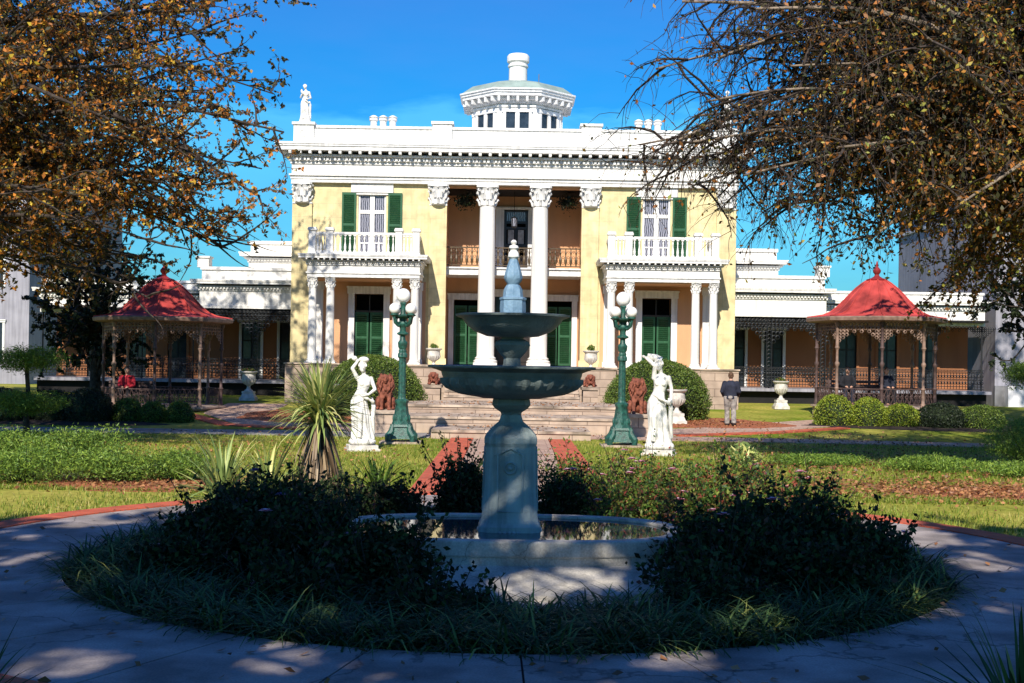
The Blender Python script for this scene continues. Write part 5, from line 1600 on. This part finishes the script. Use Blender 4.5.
for i, (x, y, r, h, lm_, lab) in enumerate(hed):
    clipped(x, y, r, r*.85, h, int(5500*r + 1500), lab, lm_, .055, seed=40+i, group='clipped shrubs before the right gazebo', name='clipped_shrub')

# ================================================================== LOOSE SHRUBS
def shrub(x, y, rx, ry, h, n, label, lm='lf_rose', ls=.06, seed=0, name='shrub', group=None, z=None, fl=None, nfl=0, stems=8, shell=.35, cat='shrub', spiky=False):
    z = gz(x, y) if z is None else z
    root = thing(name, (x, y, z), label, cat, group=group)
    P = shrub_points(n, rx, ry, h, 7, seed, shell, jag=.42)
    rr = random.Random(seed)
    m = MB()
    for i in range(stems):
        q = P[rr.randrange(len(P))]
        a = rr.uniform(0, 6.28)
        m.tube([(.03*math.cos(a), .03*math.sin(a), -.05), (q[0]*.4, q[1]*.4, q[2]*.5), tuple(q)], [.018, .012, .005], 4)
    for i in range(stems*2):
        q = P[rr.randrange(len(P))]
        m.tube([(0, 0, -.03), (q[0]*.45, q[1]*.45, q[2]*.6), (q[0], q[1], q[2]), (q[0]*1.08 + rr.uniform(-.05, .05), q[1]*1.08, q[2]*1.1)], [.009, .006, .005, .003], 3)
    if not spiky:
        S = []
        for i in range(22):
            a = rr.uniform(0, 6.28); q_ = rr.uniform(.2, .95); b0 = Vector((rx*q_*math.cos(a), ry*q_*math.sin(a), h*rr.uniform(.5, .8)))
            d_ = Vector((math.cos(a)*q_*.8, math.sin(a)*q_*.8, rr.uniform(.6, 1.3))).normalized(); ln_ = rr.uniform(.16, .42)*(.5 + h)
            pts_ = [b0, b0 + d_*ln_*.5, b0 + d_*ln_ + Vector((rr.gauss(0, .03), rr.gauss(0, .03), 0))]
            m.tube([Vector((0, 0, -.03)), b0*.55] + pts_, [.01, .008, .006, .005, .003], 3)
            for k_ in range(16):
                t_ = rr.uniform(.1, 1.05); p_ = b0 + d_*ln_*t_; S.append((p_.x + rr.gauss(0, .022), p_.y + rr.gauss(0, .022), p_.z + rr.gauss(0, .015)))
        P = np.concatenate([P, np.array(S)])
    leaves('foliage', P, ls, M[lm], root, aspect=.22 if spiky else .5)
    m.build('stems', M['bark'], root)
    if fl:
        k = [i for i in range(len(P)) if P[i][2] > h*.45]
        for f_ in range(nfl):
            q = P[k[rr.randrange(len(k))]]
            m = MB()
            q = (q[0]*1.05, q[1]*1.05 - .02, q[2]*1.04)
            for layer, (nn_, r0, tl) in enumerate(((5, .05, .2), (5, .03, .7))):
                for j in range(nn_):
                    a = 2*PI*j/nn_ + layer*.6
                    c_, s_ = math.cos(a), math.sin(a)
                    w1 = .03
                    m.add([(q[0], q[1], q[2]), (q[0] + r0*c_ - w1*s_, q[1] + r0*s_ + w1*c_, q[2] + tl*r0), (q[0] + r0*1.5*c_, q[1] + r0*1.5*s_, q[2] + tl*r0*1.2), (q[0] + r0*c_ + w1*s_, q[1] + r0*s_ - w1*c_, q[2] + tl*r0)], [(0, 1, 2, 3)])
            m.build('flower', M[fl], root)
    return root
SZ = -.19
# sunlit rose bed behind the fountain (right side)
roses = [(.95, 17.0, .62, 1.05, 'lf_rose', 3), (1.8, 16.7, .72, 1.05, 'lf_rose', 5), (2.75, 16.3, .75, 1.12, 'lf_rose', 6), (3.5, 15.3, .70, 1.0, 'lf_rose', 4), (1.55, 15.6, .60, .80, 'lf_rose', 4), (2.5, 15.1, .62, .85, 'lf_rose', 4), (.66, 16.2, .36, .85, 'lf_darkshrub', 0)]
words = ['reddish rose bush close behind the fountain pedestal on its right', 'green and red rose bush below the right statue', 'tall rose bush with pale pink flowers right of the right statue', 'outermost rose bush at the right back of the round bed', 'low rose bush just behind the right end of the pool', 'low rose bush right of the pool in sunlight', 'dark bush right beside the back of the fountain pedestal']
for i, ((x, y, r, h, lm_, nf), lab) in enumerate(zip(roses, words)):
    shrub(x, y, r, r, h, 7000, lab, lm_, .055, 60+i, 'rose_bush', 'rose bushes behind the pool', SZ, 'fl_pink' if nf else None, nf*3)
darks = [(-.62, 16.6, .36, 1.0, 'dark bush left of the fountain pedestal in front of the brick edging', 'fl_pink', 0), (-1.6, 16.2, .55, .68, 'dark bush with purple blooms below the left statue', 'fl_purple', 4),
         (-2.35, 15.3, .60, .82, 'dark bush right at the foot of the tall yucca', 'fl_purple', 4), (-3.05, 14.8, .52, .80, 'dark purple flowered bush at the left back of the round bed', 'fl_purple', 8),
         (-2.7, 13.2, .62, .95, 'dark bush left of the pool, third from the back', 'fl_purple', 5), (-3.1, 12.2, .45, .5, 'low dark bush near the left rim of the round bed', 'fl_pink', 2),
         (-1.95, 12.3, .62, .88, 'large black green bush at the left front of the pool', 'fl_pink', 3), (-1.2, 11.6, .56, .78, 'black green bush covering the left corner of the pool', 'fl_pink', 2), (-1.9, 10.9, .52, .50, 'low dark bush at the front left of the round bed', None, 0),
         (2.25, 13.2, .50, .60, 'dark bush at the right end of the pool', 'fl_pink', 2), (2.0, 12.1, .62, .90, 'black green bush covering the right corner of the pool', 'fl_pink', 3),
         (2.75, 12.7, .62, 1.02, 'tallest dark bush of the round bed, right of the pool', 'fl_pink', 4), (2.85, 11.6, .55, .66, 'dark bush at the right front of the round bed', None, 0), (1.75, 11.0, .50, .52, 'low black bush in front of the right pool corner', None, 0),
         (-.75, 10.5, .55, .42, 'low spreading dark bush at the front edge left of the pool steps', None, 0), (-3.2, 13.6, .48, .70, 'dark bush at the left rim of the round bed, above the path', 'fl_purple', 3),
         (3.4, 12.6, .55, .72, 'dark bush at the right rim of the round bed, outside the tallest one', 'fl_pink', 2), (3.3, 13.8, .50, .58, 'dark bush behind the tallest one on the right of the round bed', 'fl_pink', 2)]
for i, (x, y, r, h, lab, fl, nf) in enumerate(darks):
    shrub(x, y, r*1.12, r, h*1.05, 5200, lab, 'lf_darkshrub', .07, 80+i, 'flowering_shrub', 'dark bushes of the round bed', SZ, fl, nf)
# junipers and low hedges on the lawns
lows = [(-7.9, 20.6, 1.1, .62, 'low green juniper at the left edge of the lawn, front row'), (-6.6, 20.9, .95, .58, 'low green juniper in the middle of the front row on the left lawn'), (-5.6, 21.4, .75, .52, 'low green juniper at the right end of the front row, beside bare mulch'),
        (-9.4, 23.6, 1.1, .74, 'bright green low shrub behind the junipers at the left edge'), (-8.1, 23.8, .95, .72, 'bright green low shrub behind the junipers, nearer the round bed')]
for i, (x, y, r, h, lab) in enumerate(lows):
    shrub(x, y, r, r*.75, h, 6500, lab, 'lf_juniper', .07, 120+i, 'low_juniper', 'low evergreens on the left lawn', None, shell=.6, spiky=True)
lows = [(6.5, 26.9, 1.2, .26, 'low spreading green shrub on the right lawn, nearest the round bed'), (8.6, 25.9, 1.1, .34, 'low spreading green shrub in the middle of the right lawn'), (10.1, 24.8, 1.0, .30, 'low spreading green shrub on the right lawn at the picture edge'),
        (11.3, 27.8, 1.05, .80, 'rounded blue green juniper on the right lawn by the picture edge'), (14.4, 34.8, 1.2, .85, 'pale green shrub beyond the cross walk at the right edge')]
for i, (x, y, r, h, lab) in enumerate(lows):
    shrub(x, y, r, r*.75, h, 6500, lab, 'lf_juniper', .07, 140+i, 'low_juniper', 'low evergreens on the right lawn', None, shell=.6, spiky=True)
shrub(4.6, 25.0, .35, .35, .55, 900, 'small tuft of pale grassy leaves on the lawn behind the rose bed', 'lf_yucca', .22, 160, 'grass_tuft', None, None, spiky=True, cat='plant', stems=2)

# ================================================================== YUCCAS
def blades(name, root, n, z0, z1, ln, w, lm, up=(0.1, 1.2), droop=.5, seed=0, cx=0, cy=0, rbase=.06, segs=5):
    rr = np.random.default_rng(seed); V = []; Fq = []
    for i in range(n):
        a = rr.uniform(0, 2*PI); el_ = rr.uniform(*up); Lh = ln*rr.uniform(.7, 1.1); ww = w*rr.uniform(.7, 1.2)
        z = rr.uniform(z0, z1); c, s = math.cos(a), math.sin(a)
        p = np.array([cx + rbase*c, cy + rbase*s, z]); b = len(V); e = el_; dr = droop*rr.uniform(.3, 1.6)
        for k in range(segs + 1):
            t = k/segs
            wd = ww * (1 - t**2.2) * (.75 + .5*t if t < .5 else 1)
            wd = max(wd, .0015)
            V.append(p + np.array([-s*wd/2, c*wd/2, 0.0])); V.append(p + np.array([0, 0, -wd*.22])); V.append(p + np.array([s*wd/2, -c*wd/2, 0.0]))
            p = p + Lh/segs*np.array([math.cos(e)*c, math.cos(e)*s, math.sin(e)]); e -= dr*(t+.25)*.6
        for k in range(segs):
            q = b + 3*k
            Fq.append((q, q+1, q+4, q+3)); Fq.append((q+1, q+2, q+5, q+4))
    return np_mesh(name, np.array(V), np.array(Fq), M[lm], root)
y_ = thing('yucca', (-2.42, 16.0, SZ), 'tall yucca with a shaggy trunk of dry leaves, left of the fountain', 'yucca')
m = MB(); m.tube([(0, 0, 0), (.02, 0, .7), (0, .02, 1.55)], [.12, .10, .08], 10); m.build('trunk', M['bark'], y_)
blades('crown', y_, 330, 1.45, 1.75, .68, .040, 'lf_yucca', (-.35, 1.5), .45, 1)
blades('crown_tips', y_, 60, 1.6, 1.8, .62, .045, 'lf_yucca', (.6, 1.5), .1, 2)
blades('dry_skirt', y_, 420, .35, 1.50, .62, .04, 'lf_dry', (-1.5, -1.0), .12, 3, rbase=.13)
for i, (x, y, h, n, lab) in enumerate(((-3.72, 16.4, .85, 120, 'yellow green spiky yucca, leftmost of the low ones in the round bed'), (-3.18, 16.6, .80, 100, 'yellow green spiky yucca between the leftmost one and the tall yucca'),
                           (-1.75, 16.7, .60, 80, 'small dark spiky yucca between the tall yucca and the fountain'))):
    q = thing('yucca', (x, y, SZ), lab, 'yucca', group=None)
    blades('leaves', q, n, .35, .62, h, .05, 'lf_yucca' if i < 2 else 'lf_juniper', (-.3, 1.5), .42, 10+i, segs=5)
    blades('dry_skirt', q, 50, .1, .4, .4, .035, 'lf_dry', (-1.4, -.9), .1, 20+i)
    MB().tube([(0, 0, 0), (0, 0, .42)], [.06, .05], 8).build('trunk', M['bark'], q)
q = thing('yucca', (2.98, 7.3, 0), 'dark spiky yucca leaves rising at the bottom right corner of the picture', 'yucca')
blades('leaves', q, 60, .0, .1, .72, .034, 'lf_liriope', (.35, 1.5), .15, 31)
q = thing('yucca', (-3.12, 7.35, 0), 'dark spiky yucca leaves poking in at the bottom left corner of the picture', 'yucca')
blades('leaves', q, 34, .0, .1, .50, .028, 'lf_liriope', (.2, 1.3), .15, 32)

# ================================================================== LIRIOPE EDGE
def blade_field(name, pts, ln, w, lm, segs=3, up=(.5, 1.4), droop=1.0, seed=0):
    rr = np.random.default_rng(seed); n = len(pts)
    a = rr.uniform(0, 2*PI, n); e = rr.uniform(up[0], up[1], n); Ls = ln*rr.uniform(.6, 1.15, n); ws = w*rr.uniform(.7, 1.2, n)
    c, s = np.cos(a), np.sin(a); p = np.array(pts, dtype=float).copy(); V = np.zeros((n, (segs+1)*2, 3)); dr = droop*rr.uniform(.5, 1.5, n)
    for k in range(segs + 1):
        t = k/segs; wd = ws*(1 - t**2)*.5 + .0008
        V[:, 2*k, :] = p + np.stack([-s*wd, c*wd, 0*wd], 1); V[:, 2*k+1, :] = p + np.stack([s*wd, -c*wd, 0*wd], 1)
        p = p + (Ls/segs)[:, None]*np.stack([np.cos(e)*c, np.cos(e)*s, np.sin(e)], 1); e = e - dr/segs*1.4
    base = (np.arange(n)*(segs+1)*2)[:, None]
    f = np.concatenate([base + np.array([2*k, 2*k+1, 2*k+3, 2*k+2]) for k in range(segs)], axis=0)
    return np_mesh(name, V.reshape(-1, 3), f, M[lm])
rr = np.random.default_rng(5); pts = []
nc = 900
for i in range(nc):
    a = rr.uniform(0, 2*PI); rad = 4.40 - abs(rr.normal())*.45
    if rad < 2.6: rad = 4.1
    x, y = rad*math.cos(a), FC[1] + rad*math.sin(a)
    if abs(x) < 2.5 and y > 11.0: 
        if y < 15.2: continue
    if y > 15 and abs(x) < 3.4 and rr.random() < .6: continue
    for k in range(34): pts.append((x + rr.normal()*.045, y + rr.normal()*.045, SZ))
for i in range(420):                                   # the front of the bed, before the pool
    a = rr.uniform(-2.35, -.8); rad = rr.uniform(2.9, 4.4)
    x, y = rad*math.cos(a), FC[1] + rad*math.sin(a)
    if y > 10.75 and abs(x) < 1.5: continue
    for k in range(30): pts.append((x + rr.normal()*.045, y + rr.normal()*.045, SZ))
tag(blade_field('liriope_border', pts, .66, .022, 'lf_liriope', 5, (.85, 1.5), 1.9, 6), 'dark arching grassy leaves edging the round bed', 'ground cover', kind='stuff')

# lawn blades
pts = []
rr = np.random.default_rng(8); n = 0
while n < 75000:
    Y = 19.6 + 17*rr.random()**1.5; X_ = rr.uniform(-.43, .43)*Y
    if Y > 34.4: continue
    if abs(X_) < 1.65: continue
    if math.hypot(X_, Y - FC[1]) < 6.75: continue
    if ((X_+5.6)/1.8)**2 + ((Y-20.6)/.95)**2 < 1 and rr.random() < .93: continue
    if ((X_-8.4)/2.9)**2 + ((Y-21.6)/1.3)**2 < 1 and rr.random() < .85: continue
    pts.append((X_, Y, gz(X_, Y))); n += 1
for i in range(14000):
    a = rr.uniform(-.1, PI+.1); rad = 6.7 + abs(rr.normal())*1.2
    X_, Y = rad*math.cos(a), FC[1] + rad*math.sin(a)
    if abs(X_) < 1.65: continue
    pts.append((X_, Y, 0))
tag(blade_field('lawn_grass', pts, .085, .010, 'lf_grass', 2, (.7, 1.5), .7, 9), 'short sunlit grass of the lawns', 'grass', kind='stuff')
# fallen leaves
P = []
for cx, cy, sx_, sy_, k in ((-5.6, 20.8, 1.8, .9, 1800), (8.4, 21.6, 3.0, 1.6, 4200), (5, 24, 3, 3, 900), (6.4, 41.2, 1.8, 1.6, 900), (-6.6, 41.5, 1.8, 2, 700), (0, 41, 3, 2.5, 500), (0, 36, 2, 1.4, 260), (8, 28, 4.5, 5, 2400), (-7, 28, 4.5, 5, 1300), (9, 36, 4, 3, 700), (-10, 35.5, 4, .8, 160)):
    for i in range(k):
        x, y = rr.normal(cx, sx_*.6), rr.normal(cy, sy_*.6)
        z = gz(x, y) + .045
        if abs(x) < 2.1 and 34 < y < 36.5: z = .26
        elif abs(x) < 3.1 and 36.5 <= y < 39: z = .51
        elif abs(x) < 3.9 and 39 <= y < 43.6: z = .76
        elif abs(x) < 2.2 and y >= 43.6: continue
        if math.hypot(x, y-FC[1]) < 6.3: continue
        P.append((x, y, z))
for i in range(240):
    a = rr.uniform(0, 2*PI); rad = rr.uniform(4.5, 6.4); P.append((rad*math.cos(a), FC[1] + rad*math.sin(a), .04))
V, Fq = leaf_cards(np.array(P), .075, .6, flat=.7)
tag(np_mesh('fallen_leaves', V, Fq, M['lf_fallen']), 'brown fallen leaves scattered over lawn, mulch and paving', 'leaves', kind='stuff')

# ================================================================== CLOUD PRUNED PINES
def cloud_pine(x, y, pads, label, stem):
    root = thing('cloud_pruned_pine', (x, y, gz(x, y)), label, 'pine')
    m = MB(); m.tube(stem, [.09, .075, .06, .045][:len(stem)] if len(stem) <= 4 else .06, 8)
    for (px, py, pz, rx, ry, rz_) in pads: m.tube([stem[-2], ((px+stem[-2][0])/2, py*.5, pz - rz_*.5), (px, py, pz - rz_*.2)], [.05, .04, .03], 6)
    m.build('trunk', M['bark'], root)
    for i, (px, py, pz, rx, ry, rz_) in enumerate(pads):
        P = shrub_points(7500, rx, ry, rz_*2, 9, 200+i+int(x), .5, jag=.25); P[:, 2] += pz - rz_
        leaves('foliage_pad', P, .085, M['lf_juniper'], root, aspect=.2)
    return root
cloud_pine(-12.9, 33.6, [(0, 0, 1.95, 1.15, .8, .42), (.25, 0, .80, 1.25, .85, .36)], 'cloud pruned pine with two green pads on a thin trunk at the left edge', [(.05, 0, 0), (0, 0, .6), (.06, 0, 1.2), (.0, 0, 1.7)])
cloud_pine(14.6, 35.6, [(0, 0, 1.98, .85, .8, .45)], 'cloud pruned pine with one rounded pad at the right edge before the grey wall', [(.1, 0, 0), (0, 0, .6), (.1, 0, 1.1), (.0, 0, 1.7)])

# ================================================================== TREES
def grow_tree(name, loc, label, limbs, trunk_r, trunk_pts, bark='bark', lm='lf_orange', leaf=.10, per_twig=12, sec_step=.5, sec_len=(1.2, 2.6), twig_step=.2, twig_len=(.4, .8), droop=0.0, seed=0,
              start=.25, leaf_prob=None, limb_r=.14, aspect=.55, group=None, cat='tree', gate=None, twr=.006, prune=None, gaps=None):
    root = thing(name, loc, label, cat, group=group)
    rr = random.Random(seed); wood = MB(); tw = MB(); LP = []
    wood.tube(trunk_pts, trunk_r, 12)
    def curve(a, d, ln, n, wob, dr):
        p = Vector(a); d = Vector(d).normalized(); pts = [p.copy()]
        for i in range(n):
            d = (d + Vector((rr.gauss(0, wob), rr.gauss(0, wob), rr.gauss(0, wob) - dr))).normalized()
            p = p + d * (ln / n); pts.append(p.copy())
        return pts
    for (a, b, r) in limbs:
        a, b = Vector(a), Vector(b); ln = (b-a).length; n = max(5, int(ln/.6)); pts = []
        bow = Vector((rr.gauss(0, .05), rr.gauss(0, .05), .10)) * ln
        ph = rr.uniform(0, 6)
        for i in range(n+1):
            t = i/n; p = a.lerp(b, t) + bow*math.sin(PI*t) + Vector((math.sin(ph+t*7), math.cos(ph*2+t*6), math.sin(ph*3+t*8)))*.025*ln*t*(1.3-t)
            pts.append(p)
        wood.tube(pts, [max(.02, r*(1-.85*i/n)) for i in range(n+1)], 8)
        s = ln*start
        while s < ln:
            t = s/ln; k = min(n-1, int(t*n)); p = pts[k].lerp(pts[k+1], t*n-k); td = (pts[k+1]-pts[k]).normalized()
            sd = (td*rr.uniform(.2, .9) + Vector((rr.gauss(0, .7), rr.gauss(0, .7), rr.gauss(.05, .55)))).normalized()
            sl = rr.uniform(*sec_len)*(1-.35*t); sp = curve(p, sd, sl, 6, .16, droop*.10)
            tw.tube(sp, [max(.006, .030*(1-.8*i/6)) for i in range(7)], 4, cap=False)
            u = sl*.12
            while u < sl:
                t2 = u/sl; k2 = min(5, int(t2*6)); q = sp[k2].lerp(sp[k2+1], t2*6-k2)
                if prune is None or not prune(q + Vector(loc)):
                    qd = ((sp[k2+1]-sp[k2]).normalized()*.6 + Vector((rr.gauss(0, .7), rr.gauss(0, .7), rr.gauss(0, .5)))).normalized()
                    tl = rr.uniform(*twig_len); qp = curve(q, qd, tl, 4, .2, droop*.32)
                    tw.tube(qp, [twr*1.3, twr, twr, twr*.7, twr*.5], 3, cap=False)
                    pr = per_twig if leaf_prob is None else per_twig*leaf_prob(q + Vector(loc))
                    m_ = int(pr) + (rr.random() < pr - int(pr))
                    for _ in range(m_):
                        v = rr.uniform(.15, 1); k3 = min(3, int(v*4)); w_ = qp[k3].lerp(qp[k3+1], v*4-k3)
                        LP.append((w_.x + rr.gauss(0, .028), w_.y + rr.gauss(0, .028), w_.z + rr.gauss(0, .028) - .015))
                u += rr.uniform(.6, 1.4)*twig_step
            s += rr.uniform(.6, 1.4)*sec_step
    wood.build('trunk', M[bark], root, smooth=True)
    tw.build('branches', M['bark'], root)
    print(name, 'leaves', len(LP), 'twig faces', len(tw.f))
    if gaps:
        A = np.array(LP) + np.array(loc); D = np.array(SD); keep = np.ones(len(A), bool)
        for T_, rad_ in gaps:
            v_ = A - np.array(T_); q_ = v_ - (v_ @ D)[:, None]*D; keep &= np.linalg.norm(q_, axis=1) > rad_*.9 + .11
        LP = [p for p, k in zip(LP, keep) if k]
    if LP: leaves('crown', LP, leaf, M[lm], root, aspect=aspect)
    return root
def crown_limbs(c, r, base, n, seed, rl=.14, low=-.4):
    rr = random.Random(seed); out = []
    for i in range(n):
        z = low + (1-low)*(i+.5)/n; a = i*2.399 + rr.uniform(-.2, .2); q = math.sqrt(max(0, 1-z*z)) if z < 1 else 0
        k = rr.uniform(.82, 1.0)
        e = Vector((c[0] + r[0]*k*q*math.cos(a), c[1] + r[1]*k*q*math.sin(a), c[2] + r[2]*k*z))
        b = base[rr.randrange(len(base))]
        out.append((b, e, rl*rr.uniform(.7, 1.1)))
    return out
# left tree: stands just outside the picture on the left
base = [(0, 0, 4.0), (.1, .1, 5.0), (.2, 0, 6.0), (.3, -.1, 7.5)]
lim = crown_limbs((3.0, 0, 7.4), (7.4, 5.0, 5.4), base, 52, 1, .12, -.8)
r3 = random.Random(5)
for i in range(20): lim.append((Vector((0, 0, 4.2 + .1*i)), Vector((r3.uniform(1.5, 8.6), r3.uniform(-2.5, 3), r3.uniform(4.0, 6.4))), .06))
grow_tree('oak_tree', (-15.2, 27.5, 0), 'large spreading autumn tree with orange and green leaves in the upper left foreground', lim, [.42, .34, .30, .26, .18], [(0, 0, -.1), (.05, 0, 2), (0, 0, 4.0), (.15, 0, 6), (.3, 0, 8.2)],
          lm='lf_orange', leaf=.105, per_twig=10, sec_step=.30, sec_len=(1.2, 2.6), twig_step=.15, twig_len=(.3, .6), seed=3, start=.25, twr=.006,
          prune=lambda q: (q.x > -9.8 and q.z < 4.9) or abs(q.x + (33.6-q.y)*.176 + 12.9) < 1.9 and -.6 < q.z - (33.6-q.y)*.79 < 3.2)  # second condition trims the crown so sun reaches the left pine
base = [(0, 0, 5.0), (.1, .1, 7.0), (.2, 0, 9.0), (.3, -.1, 11)]
lim = crown_limbs((4.2, 0, 11.4), (9.0, 5.6, 8.2), base, 58, 8, .13, -.9)
grow_tree('oak_tree', (-19.5, 37.5, 0), 'second autumn tree farther back on the left, shading the left gazebo', lim, [.44, .38, .34, .30, .22], [(0, 0, -.1), (.05, 0, 3), (0, 0, 6.0), (.15, 0, 9), (.3, 0, 12)],
          lm='lf_olive', leaf=.15, per_twig=10, sec_step=.40, sec_len=(1.4, 2.8), twig_step=.24, twig_len=(.3, .7), seed=13, start=.25)
# right tree: drooping fine twigs towards the house, dense leaves to the right
base = [(0, 0, 4.2), (-.2, 0, 5.4), (-.3, 0, 6.6), (0, .1, 8)]
lim = crown_limbs((-1.6, 0, 7.6), (7.4, 4.6, 5.2), base, 44, 6, .13, -.95)
r2 = random.Random(77)
for i in range(22):
    lim.append((random.Random(i).choice(base), Vector((r2.uniform(-9.6, -5.0), r2.uniform(-1.8, 1.8), r2.uniform(5.8, 10.0))), .07))
for i in range(20):
    lim.append((random.Random(i+50).choice(base[1:]), Vector((r2.uniform(-8.6, -1.0), r2.uniform(-1.8, 1.8), r2.uniform(5.0, 7.6))), .06))
lim += [((0, 0, 5.4), (-6.2, -2.6, 8.4), .15), ((0, 0, 6.4), (-3.4, -2.8, 10.6), .26), ((-.2, 0, 5.4), (-6.5, -.5, 7.4), .16), ((-.3, 0, 6.6), (-9.0, 0, 8.8), .15), ((0, 0, 4.8), (-5.0, .5, 5.4), .14), ((-.3, 0, 6.6), (-8.6, .6, 6.6), .10), ((-.3, 0, 7), (-9.3, 1, 7.8), .10), ((-.3, 0, 7), (-8.4, -1, 9.8), .10), ((-.3, 0, 7), (-6.9, -1.2, 6.0), .10)]
def lp(q): 
    t = (q.x - 2.0)/7.5
    return max(.10, min(1.5, t*1.6 - .42 + (.3 if q.z > 9 and q.x > 4.5 else 0)))
grow_tree('willow_oak_tree', (12.0, 23.5, 0), 'large autumn tree with fine hanging twigs and rusty leaves filling the upper right', lim, [.45, .36, .30, .26, .2], [(0, 0, -.1), (-.05, 0, 2), (0, 0, 4.2), (-.2, 0, 6), (-.2, 0, 8.4)],
          bark='barklight', lm='lf_rust', leaf=.10, per_twig=11, sec_step=.30, twig_step=.14, twig_len=(.4, 1.1), droop=.9, seed=5, start=.28, leaf_prob=lp, twr=.0065)
lim = crown_limbs((-2.0, 0, 10.5), (7.6, 4.8, 7.4), [(0, 0, 4.0), (.1, .1, 6.0), (.2, 0, 8.0)], 44, 9, .12, -.85)
grow_tree('oak_tree', (21.0, 36.5, 0), 'second autumn tree farther back on the right, shading the grey building', lim, [.42, .36, .30, .26], [(0, 0, -.1), (.05, 0, 3), (0, 0, 6.0), (.15, 0, 10)],
          lm='lf_olive', leaf=.17, per_twig=9, sec_step=.45, sec_len=(1.2, 2.3), twig_step=.24, twig_len=(.3, .7), seed=15, start=.25)
# dark evergreens behind the gazebos
def bushy_tree(name, x, y, c, r, label, lm, n, leaf, nl=22, seed=0, trunk=.22, bark='bark', per=14):
    base = [(0, 0, c[2]-r[2]*.8), (0, 0, c[2]-r[2]*.3), (0, 0, c[2])]
    lim = crown_limbs(c, r, base, nl, seed, .09, -.9)
    return grow_tree(name, (x, y, gz(x, y)), label, lim, [trunk, trunk*.8, trunk*.6], [(0, 0, -.1), (0, 0, c[2]-r[2]*.5), (0, 0, c[2]+r[2]*.3)], bark=bark, lm=lm, leaf=leaf, per_twig=per, sec_step=.45, sec_len=(.8, 1.6), twig_step=.25, twig_len=(.3, .6), seed=seed, start=.2)
bushy_tree('evergreen_tree', -16.0, 48.6, (0, 0, 3.4), (2.3, 1.9, 3.3), 'dark evergreen tree standing in shade left of the left gazebo', 'lf_dark', 0, .17, 34, 11, per=24)
bushy_tree('evergreen_tree', 17.0, 39.5, (0, 0, 5.0), (2.6, 2.2, 3.4), 'dark evergreen tree right of the right gazebo in front of the grey building', 'lf_dark', 0, .16, 34, 12, per=18)
bushy_tree('evergreen_tree', -24.5, 50.0, (0, 0, 5.5), (4.2, 3.0, 5.2), 'tall dark tree in front of the grey building at the left edge', 'lf_olive', 0, .18, 44, 14, per=14)
# trees behind the viewpoint: their shade lies over the fountain and the ring path
# openings cut into the canopies along the sun's direction, placing dapples and sunlit patches
GAPS = [((1.3, 16.2, .45), 1.15), ((2.7, 15.9, .5), 1.2), ((3.6, 15.4, .5), .7), ((-3.45, 16.4, .7), 1.0), ((-2.42, 16, 1.2), .9), ((-.17, 13.3, .98), .22), ((-.15, 13.3, .62), .30), ((.17, 13.3, .74), .28), ((-.08, 12.4, .2), .34), ((.78, 12.5, .14), .40), ((.20, 12.4, .1), .24), ((.32, 12.1, -.05), .26), ((.03, 12.1, -.05), .24), ((-.25, 13.4, 1.3), .2),
        ((1.35, 13.5, .33), .42), ((.6, 14.6, .3), .3), ((.2, 13.0, 1.75), .3), ((.55, 13.3, 2.45), .4),
        ((-2.95, 8.7, 0), .34), ((-1.68, 8.8, 0), .30), ((1.25, 8.9, 0), .22), ((4.4, 11.0, 0), .24), ((-5.6, 12.6, 0), .34), ((-4.9, 12.9, 0), .24), ((5.1, 13.6, 0), .34), ((1.9, 9.9, .1), .3), ((-1.6, 9.9, .1), .28), ((3.6, 10.9, .1), .3), ((-3.9, 11.6, .1), .3)]
def shade_tree(x, y, c, r, label, seed, nl=26):
    base = [(0, 0, c[2]-r[2]), (0, 0, c[2]-r[2]*.4), (0, 0, c[2])]
    lim = crown_limbs(c, r, base, nl, seed, .16, -.5)
    return grow_tree('magnolia_tree', (x, y, 0), label, lim, [.4, .3, .2], [(0, 0, -.1), (0, 0, c[2]-r[2]*.5), (0, 0, c[2]+r[2]*.3)], bark='bark', lm='lf_dark', gaps=GAPS, leaf=.32, per_twig=20, sec_step=.42, sec_len=(1.2, 2.4), twig_step=.26, twig_len=(.4, .8), seed=seed, start=.2, aspect=.6)
shade_tree(-7.2, -2.8, (0, 0, 9.3), (6.4, 6.0, 3.8), "broad magnolia behind the viewpoint on the left", 31, 62)
shade_tree(3.9, -2.8, (0, 0, 9.3), (7.2, 6.2, 3.8), "broad magnolia behind the viewpoint on the right", 32, 70)
shade_tree(-3.4, 1.6, (1.6, .5, 9.2), (2.5, 2.4, 2.4), "slender magnolia added left of the viewpoint, its crown placed to shade the fountain", 33, 30)  # added tree, out of view, filling the canopy to shade the fountain
